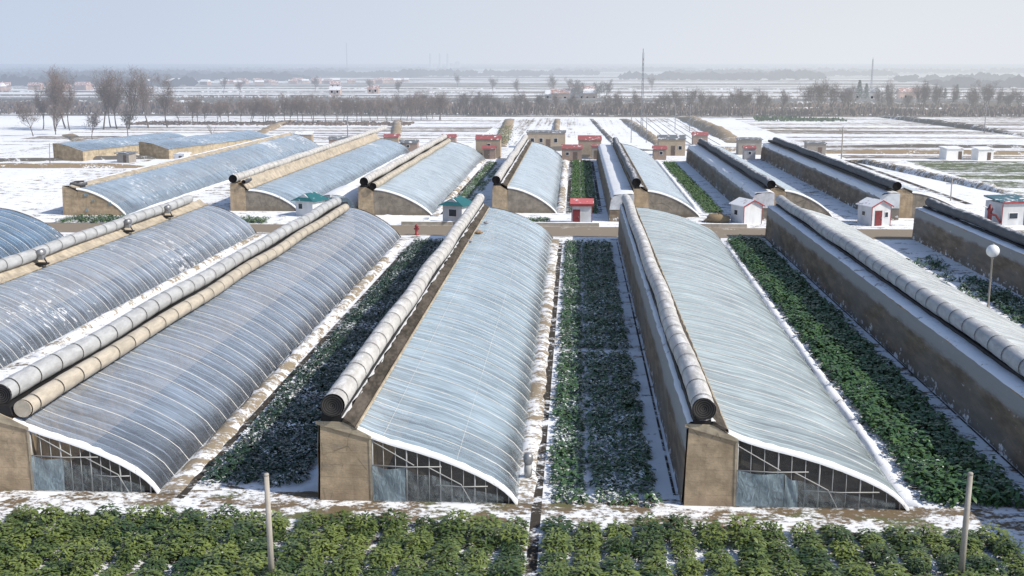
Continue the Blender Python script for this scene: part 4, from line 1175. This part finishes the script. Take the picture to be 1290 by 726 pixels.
# long tree row in front of the highway
for k in range(64):
    x = -75 + k*2.5 + random.uniform(-1.6,1.6)
    if -16 < x < 14 and random.random() < .45: continue
    if x < 60 and random.random() < .12: continue
    if x > 52 and random.random() < .4: continue
    tree('grey', x, 486 + random.uniform(-8,14), random.uniform(.5,.85)*(1.0 if x < 40 else 1.15), 'bare greyish tree in the middle part of the tree row', 'bare greyish trees of the middle row')
for (x, y, s) in ((52,470,.95),(60,474,.8),(68,462,1.0),(76,470,.92),(80,475,.9),(86,480,.95),(97,478,1.15),(101,482,1.2),(105,484,1.1),(109,488,1.25),(113,486,1.1),(117,492,1.05)):
    tree('grey', x, y, s, 'taller bare tree in the clump right of the tall mast', 'taller bare trees right of the mast')
for k in range(44):
    tree('grey', 138+k*3.6+random.uniform(-2,2), 512+random.uniform(-8,20)+k*.4, random.uniform(.7,1.25), 'bare grey tree in the right part of the tree row', 'bare grey trees of the right row')
# single trees farther out
for (x, y, s) in ((-120,760,1),(-60,820,1.0),(-38,760,1.0),(-14,790,1.2),(-5,820,1.0),(-150,820,.9),(-210,900,1.0),(60,900,1.0),(-230,760,.95),(-260,820,1),(-105,1000,1.1),(-340,900,1.1)):
    tree('grey', x, y, s, 'lone bare tree on the snowy plain beyond the highway', 'lone bare trees beyond the highway')
for (x, y, s) in ((-1.5,668,1.12),(2.5,664,1.05),(14,662,1.0),(17.5,666,1.08)):
    tree('dark', x, y, s*1.5, 'dark bare tree rising over the red farm compound', 'dark trees at the red farm compound')

# conifers near the right-hand village
def conifer(x, y, h):
    r = empty('conifer_tree', (x, y, 0), 0, 'dark evergreen near the houses right of the distant mast', 'tree', 'dark evergreens near the right houses')
    MB().tube([(0,0,0),(0,0,h*.9)], [.25,.06], 6).build('trunk', M['bark'], r)
    V = []; F = []
    for i in range(420):
        z = random.uniform(.12,1)*h; rr = (1-z/h)*h*.26*random.uniform(.3,1.1)+.1; a = random.uniform(0,6.28)
        c = Vector((rr*math.cos(a), rr*math.sin(a), z)); d = Vector((math.cos(a), math.sin(a), -.5)).normalized()*h*.07
        s_ = Vector((-math.sin(a), math.cos(a), random.uniform(-.4,.4)))*h*.035; b = len(V)
        V += [tuple(c-s_), tuple(c+s_), tuple(c+d)]; F.append((b,b+1,b+2))
    MB().add(V, F).build('crown', M['conifer'], r)
for (x, y, h) in ((158,640,13),(163,645,11),(176,650,10),(206,660,9),(214,668,8),(222,672,10)): conifer(x, y, h)

# thickets, far woods: masses nobody could count
def mass(name, mat, label, boxes, per, hmin, hmax, wid, cat='thicket'):
    V = []; F = []
    for (x0, x1, y0, y1, dens) in boxes:
        cnt = int(per*dens*(x1-x0))
        X = rng.uniform(x0, x1, cnt); Y = rng.uniform(y0, y1, cnt)
        env = .78+.16*np.sin(X*.021+y0)*np.sin(X*.0083+1.3*y0)+.10*np.sin(X*.11)
        Hh = rng.uniform(hmin, hmax, cnt)*np.clip(env, .25, 1.3)
        for x, y, h in zip(X, Y, Hh):
            b = len(V); a = rng.uniform(-.5,.5); w = wid*rng.uniform(.5,1.3); z0 = h*rng.uniform(-.05,.45)
            V += [(x-w*.4, y, z0), (x+w*.4, y+a, z0), (x+w, y+a, z0+h*.4), (x+w*rng.uniform(-.3,.4), y, h), (x-w, y-a, z0+h*.35)]; F.append((b,b+1,b+2,b+3,b+4))
    me = bpy.data.meshes.new(name); me.from_pydata(V, [], F); me.update()
    return tag(link_mesh(name, me, mat), label, cat, None, 'stuff')
mass('thicket', M['twiggrey'], 'low bare scrub along the near edge of the highway', [(-260,330,480,502,1)], 15, 1.0, 4.2, .3)
mass('thicket', M['twig'], 'brown scrub between the highway and the far fields', [(-320,360,560,578,1),(-320,360,640,668,.8),(-320,360,520,534,.8)], 9, 1.0, 4.0, .5)
mass('thicket', M['green_thicket'], 'dark green bushes on the snow in front of the right tree row', [(70,104,438,446,1)], 9, .8, 2.6, .5)
mass('thicket', M['twig'], 'reedy brown scrub under the left tree row', [(-165,-60,398,420,1)], 14, .3, 1.1, .6)
mass('distant_woods', M['woods'], 'hazy distant woods in bands towards the horizon', [
    (-900,-380,1040,1100,.5),(-800,-350,1400,1470,1.1),(-950,-250,1750,1900,1.3),(-1500,-500,2300,2500,1.2),(-300,-60,1900,1980,1.0),
    (-140,40,2100,2180,.9),(60,330,1500,1580,.9),(150,330,1650,1700,1.0),(180,560,2000,2080,1.0),(330,520,1050,1075,1.0),(380,900,1350,1380,.9),(-60,320,2900,3100,1.0),
    (-2500,2500,3900,4300,.75),(-3500,3500,5600,6000,.8),(-5500,6000,8600,9200,.6),(360,1200,2600,2750,.8),(-1800,-300,3100,3300,1.0)], .8, 6, 15, 7, 'woods')

# ------------------------------------------------------------------ highway, banks and far fields
def emb(name, x0, x1, y0, y1, h, mat, slope=4):
    o = MB().add([(x0,y0,-.04),(x1,y0,-.04),(x1,y0+slope,h),(x0,y0+slope,h),(x0,y1-slope,h),(x1,y1-slope,h),(x1,y1,-.04),(x0,y1,-.04)],
                 [(0,1,2,3),(3,2,5,4),(4,5,6,7),(0,3,4,7),(1,6,5,2)]).build(name, mat)
    return tag(o, kind='structure')
emb('highway_embankment', -900, 900, 590, 622, 2.6, M['darkbank'])
rect('highway', -900, 900, 597, 615, 2.62, M['asphalt'])
rect('canal_bank', -900, 900, 508, 530, -.004, M['darkbank'])
rect('field', -900, 900, 535, 556, .0, M['tan'])
rect('service_road', -900, 900, 545, 549, .01, M['asphalt'])
rect('field', -900, 900, 690, 1010, .0, M['fieldx'])
for y in (505, 531, 560, 628, 690, 760, 860, 980): ridge('field_bank', (-700, y), (700, y+random.uniform(-6,6)), 2.5, .8, M['darkbank'], .3, step=14)
def fence(y, x0, x1, label):
    r = empty('guard_rail', ((x0+x1)/2, y, 2.6), 0, label, 'guard rail')
    MB().box(-(x1-x0)/2,(x1-x0)/2,-.05,.05,.45,.8).build('rail_beam', M['concretefar'], r)
    mb = MB()
    for k in range(int((x1-x0)/6)):
        x = -(x1-x0)/2+k*6; mb.box(x-.08,x+.08,-.12,-.05,0,.75)
    tag(mb.build('rail_posts', M['concretefar'], r), kind='stuff')
fence(596.2, -330, 360, 'pale guard rail along the near edge of the highway')
fence(615.8, -330, 360, 'pale guard rail along the far edge of the highway')

ridge('field_bank', (46,319),(44,470), 6.0, 2.2, M['tan'], .15)
ridge('field_bank', (23.6,300),(19.1,455), 3.4, 1.5, M['tan'], .2)
ridge('field_bank', (11.2,302),(6.3,455), 1.6, .6, M['darkbank'], .3)
ridge('field_bank', (-5.3,305),(-7.4,454), 2.2, 1.2, M['tan'], .2)
ridge('field_bank', (-20.5,300),(-26.5,452), 4.0, 1.2, M['tan'], .2)
ridge('field_bank', (-49.5,303),(-70,440), 3.2, 1.1, M['tan'], .2)
ridge('field_bank', (-100,344),(-112,440), 3.5, 1.2, M['tan'], .25)
ridge('field_bank', (-134,300),(-160,345), 4.0, .8, M['tan'], .25)
ridge('field_bank', (127,489),(139,352), 4.5, 1.5, M['darkbank'], .25)
ridge('field_bank', (139,352),(152,290), 4.5, 1.3, M['darkbank'], .25)
ridge('field_bank', (56,307),(160,303), 2.0, .7, M['darkbank'], .3)
ridge('field_bank', (64,262),(75,192), 2.4, 1.0, M['foot'], .2, step=1.5)
rect('drain', 62.2, 63.4, 180, 262, .006, M['drain'])
ridge('field_bank', (60,283),(120,281), 2.6, .8, M['tan'], .3)
ridge('field_bank', (-90,235),(-150,232), 2.4, .8, M['tan'], .3)
ridge('field_bank', (-86,262),(-140,246), 3.0, .7, M['darkbank'], .3)
ridge('field_bank', (25.5,290),(62,288), 3.0, .9, M['tan'], .35)
ridge('field_bank', (-16,288),(20,290), 3.0, .8, M['darkbank'], .35)
for k in range(7):
    x = 24+k*2.6
    rect('field_track', x, x+.35, 310, 460, -.005, M['darkbank'])
# overgrown green mound at the path end
V = []; F = []
for i in range(1500):
    u = random.random(); y = 305+u*70; x = -20+(y-305)*-.045+random.gauss(0,1.2); z = abs(random.gauss(0,.9))
    b = len(V); q = .35
    V += [(x+random.uniform(-q,q), y+random.uniform(-q,q), z+random.uniform(-q,q)*.6+.3) for _ in range(3)]; F.append((b,b+1,b+2))
tag(MB().add(V, F).build('ground_cover', M['ivy']), 'mossy yellow-green brush on the bank behind the tan brick house', 'brush', None, 'stuff')

# farm compound beyond the highway
for (x, y, w, d, h, wm, rm, lab) in ((-9,668,11,8,5,'brickred','villageroof','red-walled house at the left end of the farm compound beyond the highway'),
        (0.5,672,10,8,5,'greywall','darkroof','grey house with bluish roof in the middle of the farm compound'),
        (8.5,668,8,7,5,'brickred','snowroof','reddish house with snowy roof at the right end of the farm compound'),
        (-14.5,676,7,7,4,'greywall','snowroof','small pale house left of the farm compound'),
        (4,690,14,8,6,'brickred','villageroof','long red-roofed house at the back of the farm compound'),
        (185,700,16,9,5,'white','snowroof','white-walled house among the evergreens on the right'),
        (172,690,18,9,5.5,'greywall','darkroof','grey long house left of the white-walled house among evergreens'),
        (205,706,14,9,5,'villagewall','villageroof','reddish house right of the white-walled house among evergreens'),
        (-172,800,8,5,3.6,'villagewall','snowroof','lone snowy-roofed house on the plain beyond the left tree row'),
        (-150,830,8,5,3.6,'villagewall','villageroof','lone reddish house right of the snowy-roofed one on the left plain'),
        (-215,1000,9,6,4,'villagewall','villageroof','lone distant reddish house left of centre on the plain')):
    brickhouse(lab, 'house', x, y, w, d, h, 2.2, M[wm], M[rm], 'x', random.uniform(-.2,.2), over=.4, wins=((-w*.25,1.3,1.4,1.6),(w*.25,1.3,1.4,1.6)), door=(0,1.4,2.4,M['wooddoor']))
# far village on the left
def vhouse(x, y, s, rz):
    r = empty('village_house', (x, y, 0), rz, 'small reddish house in the hazy village beyond the left poplars', 'house', 'houses of the hazy village on the left')
    MB().box(-6*s,6*s,-4*s,4*s,0,4.2*s).build('wall', M['villagewall'], r)
    MB().add([(-6.4*s,-4.6*s,4*s),(6.4*s,-4.6*s,4*s),(6.4*s,4.6*s,4*s),(-6.4*s,4.6*s,4*s),(-6.4*s,0,6.6*s),(6.4*s,0,6.6*s)], [(0,1,5,4),(2,3,4,5),(1,2,5),(3,0,4)]).build('roof', M['villageroof'] if random.random() < .65 else M['snowroof'], r)
for k in range(64):
    t = random.random()
    vhouse(-530+t*330+random.uniform(-20,20), 1120+t*160+random.uniform(-60,90), random.uniform(.55,.9), random.uniform(-.5,.5))
for k in range(16): vhouse(-520+random.uniform(0,110), 880+random.uniform(-30,60), random.uniform(.8,1.1), random.uniform(-.5,.5))
# smoke stacks of the power plant
for (dx, lab) in ((-33,'leftmost of the three pale chimneys of the distant plant'),(0,'middle one of the three pale chimneys of the distant plant'),(27,'rightmost of the three pale chimneys of the distant plant')):
    o = MB().lathe([(6.5,0),(5,22),(4.2,52),(4.4,56)], 14).build('smokestack', M['stack'], None, True)
    o.location = (-470+dx, 3900, 0); tag(o, lab, 'chimney')
for (x, w, h) in ((-440,26,20),(-415,18,26),(-505,30,14)):
    o = MB().prism([(-w/2,0),(w/2,0),(w/2,h),(w*.1,h*1.15),(-w/2,h)], -10, 10).build('plant_building', M['stack']); o.location = (x, 3950, 0)
    tag(o, 'pale block of the distant power plant beside the chimneys', 'building', 'pale blocks of the distant plant')

# ------------------------------------------------------------------ light, sky, camera
w = bpy.data.worlds.new('World'); scene.world = w; w.use_nodes = True
nt = w.node_tree; nt.nodes.clear()
sky = nt.nodes.new('ShaderNodeTexSky'); sky.sky_type = 'NISHITA'; sky.sun_disc = False
sky.sun_elevation = R(SUN_EL); sky.sun_rotation = R(90+SUN_AZ)
sky.air_density = 1.0; sky.dust_density = 1.0; sky.ozone_density = 1.0; sky.altitude = 50
bg = nt.nodes.new('ShaderNodeBackground'); bg.inputs[1].default_value = .15
out = nt.nodes.new('ShaderNodeOutputWorld')
# pale winter haze hugging the horizon: colour by the direction looked at, bluer to the left, whiter towards the sun
tc = nt.nodes.new('ShaderNodeTexCoord'); sx = nt.nodes.new('ShaderNodeSeparateXYZ'); nt.links.new(tc.outputs['Generated'], sx.inputs[0])
def ramp(sock, lo, hi, a=0.0, b=1.0):
    m = nt.nodes.new('ShaderNodeMapRange'); m.interpolation_type = 'SMOOTHSTEP'; nt.links.new(sock, m.inputs['Value'])
    for k, v in (('From Min', lo), ('From Max', hi), ('To Min', a), ('To Max', b)): m.inputs[k].default_value = v
    return m.outputs['Result']
def mixc(f, a, b):
    m = nt.nodes.new('ShaderNodeMix'); m.data_type = 'RGBA'; nt.links.new(f, m.inputs[0])
    for i, v in ((6, a), (7, b)):
        if isinstance(v, tuple): m.inputs[i].default_value = (*[q/.15 for q in v], 1)
        else: nt.links.new(v, m.inputs[i])
    return m.outputs[2]
low = mixc(ramp(sx.outputs[0], -.55, .35), (.575,.655,.80), (.785,.815,.865))
high = mixc(ramp(sx.outputs[0], -.55, .35), (.555,.64,.785), (.755,.79,.845))
hz = mixc(ramp(sx.outputs[2], 0.0, .07), low, high)
fin = mixc(ramp(sx.outputs[2], .05, .6), hz, sky.outputs[0])
nt.links.new(fin, bg.inputs[0]); nt.links.new(bg.outputs[0], out.inputs[0])
sl = bpy.data.lights.new('sun', 'SUN'); sl.energy = 4.8; sl.angle = R(.6); sl.color = (1, .92, .79)
so = bpy.data.objects.new('sun', sl); COL.objects.link(so)
sd = Vector((math.cos(R(SUN_EL))*math.cos(R(SUN_AZ)), -math.cos(R(SUN_EL))*math.sin(R(SUN_AZ)), math.sin(R(SUN_EL))))
so.rotation_euler = sd.to_track_quat('Z', 'Y').to_euler(); so.location = (60, -20, 60)

cam = bpy.data.cameras.new('camera'); cam.sensor_width = 36; cam.lens = 1400/1290*36; cam.clip_end = 120000; cam.clip_start = .5
co = bpy.data.objects.new('camera', cam); COL.objects.link(co)
co.location = (0, 0, 22); co.rotation_euler = (R(90-11.428), 0, R(3.2458))
scene.camera = co
scene.view_settings.view_transform = 'Standard'; scene.view_settings.look = 'None'; scene.view_settings.exposure = 0
scene.cycles.transparent_max_bounces = 12; scene.cycles.max_bounces = 6
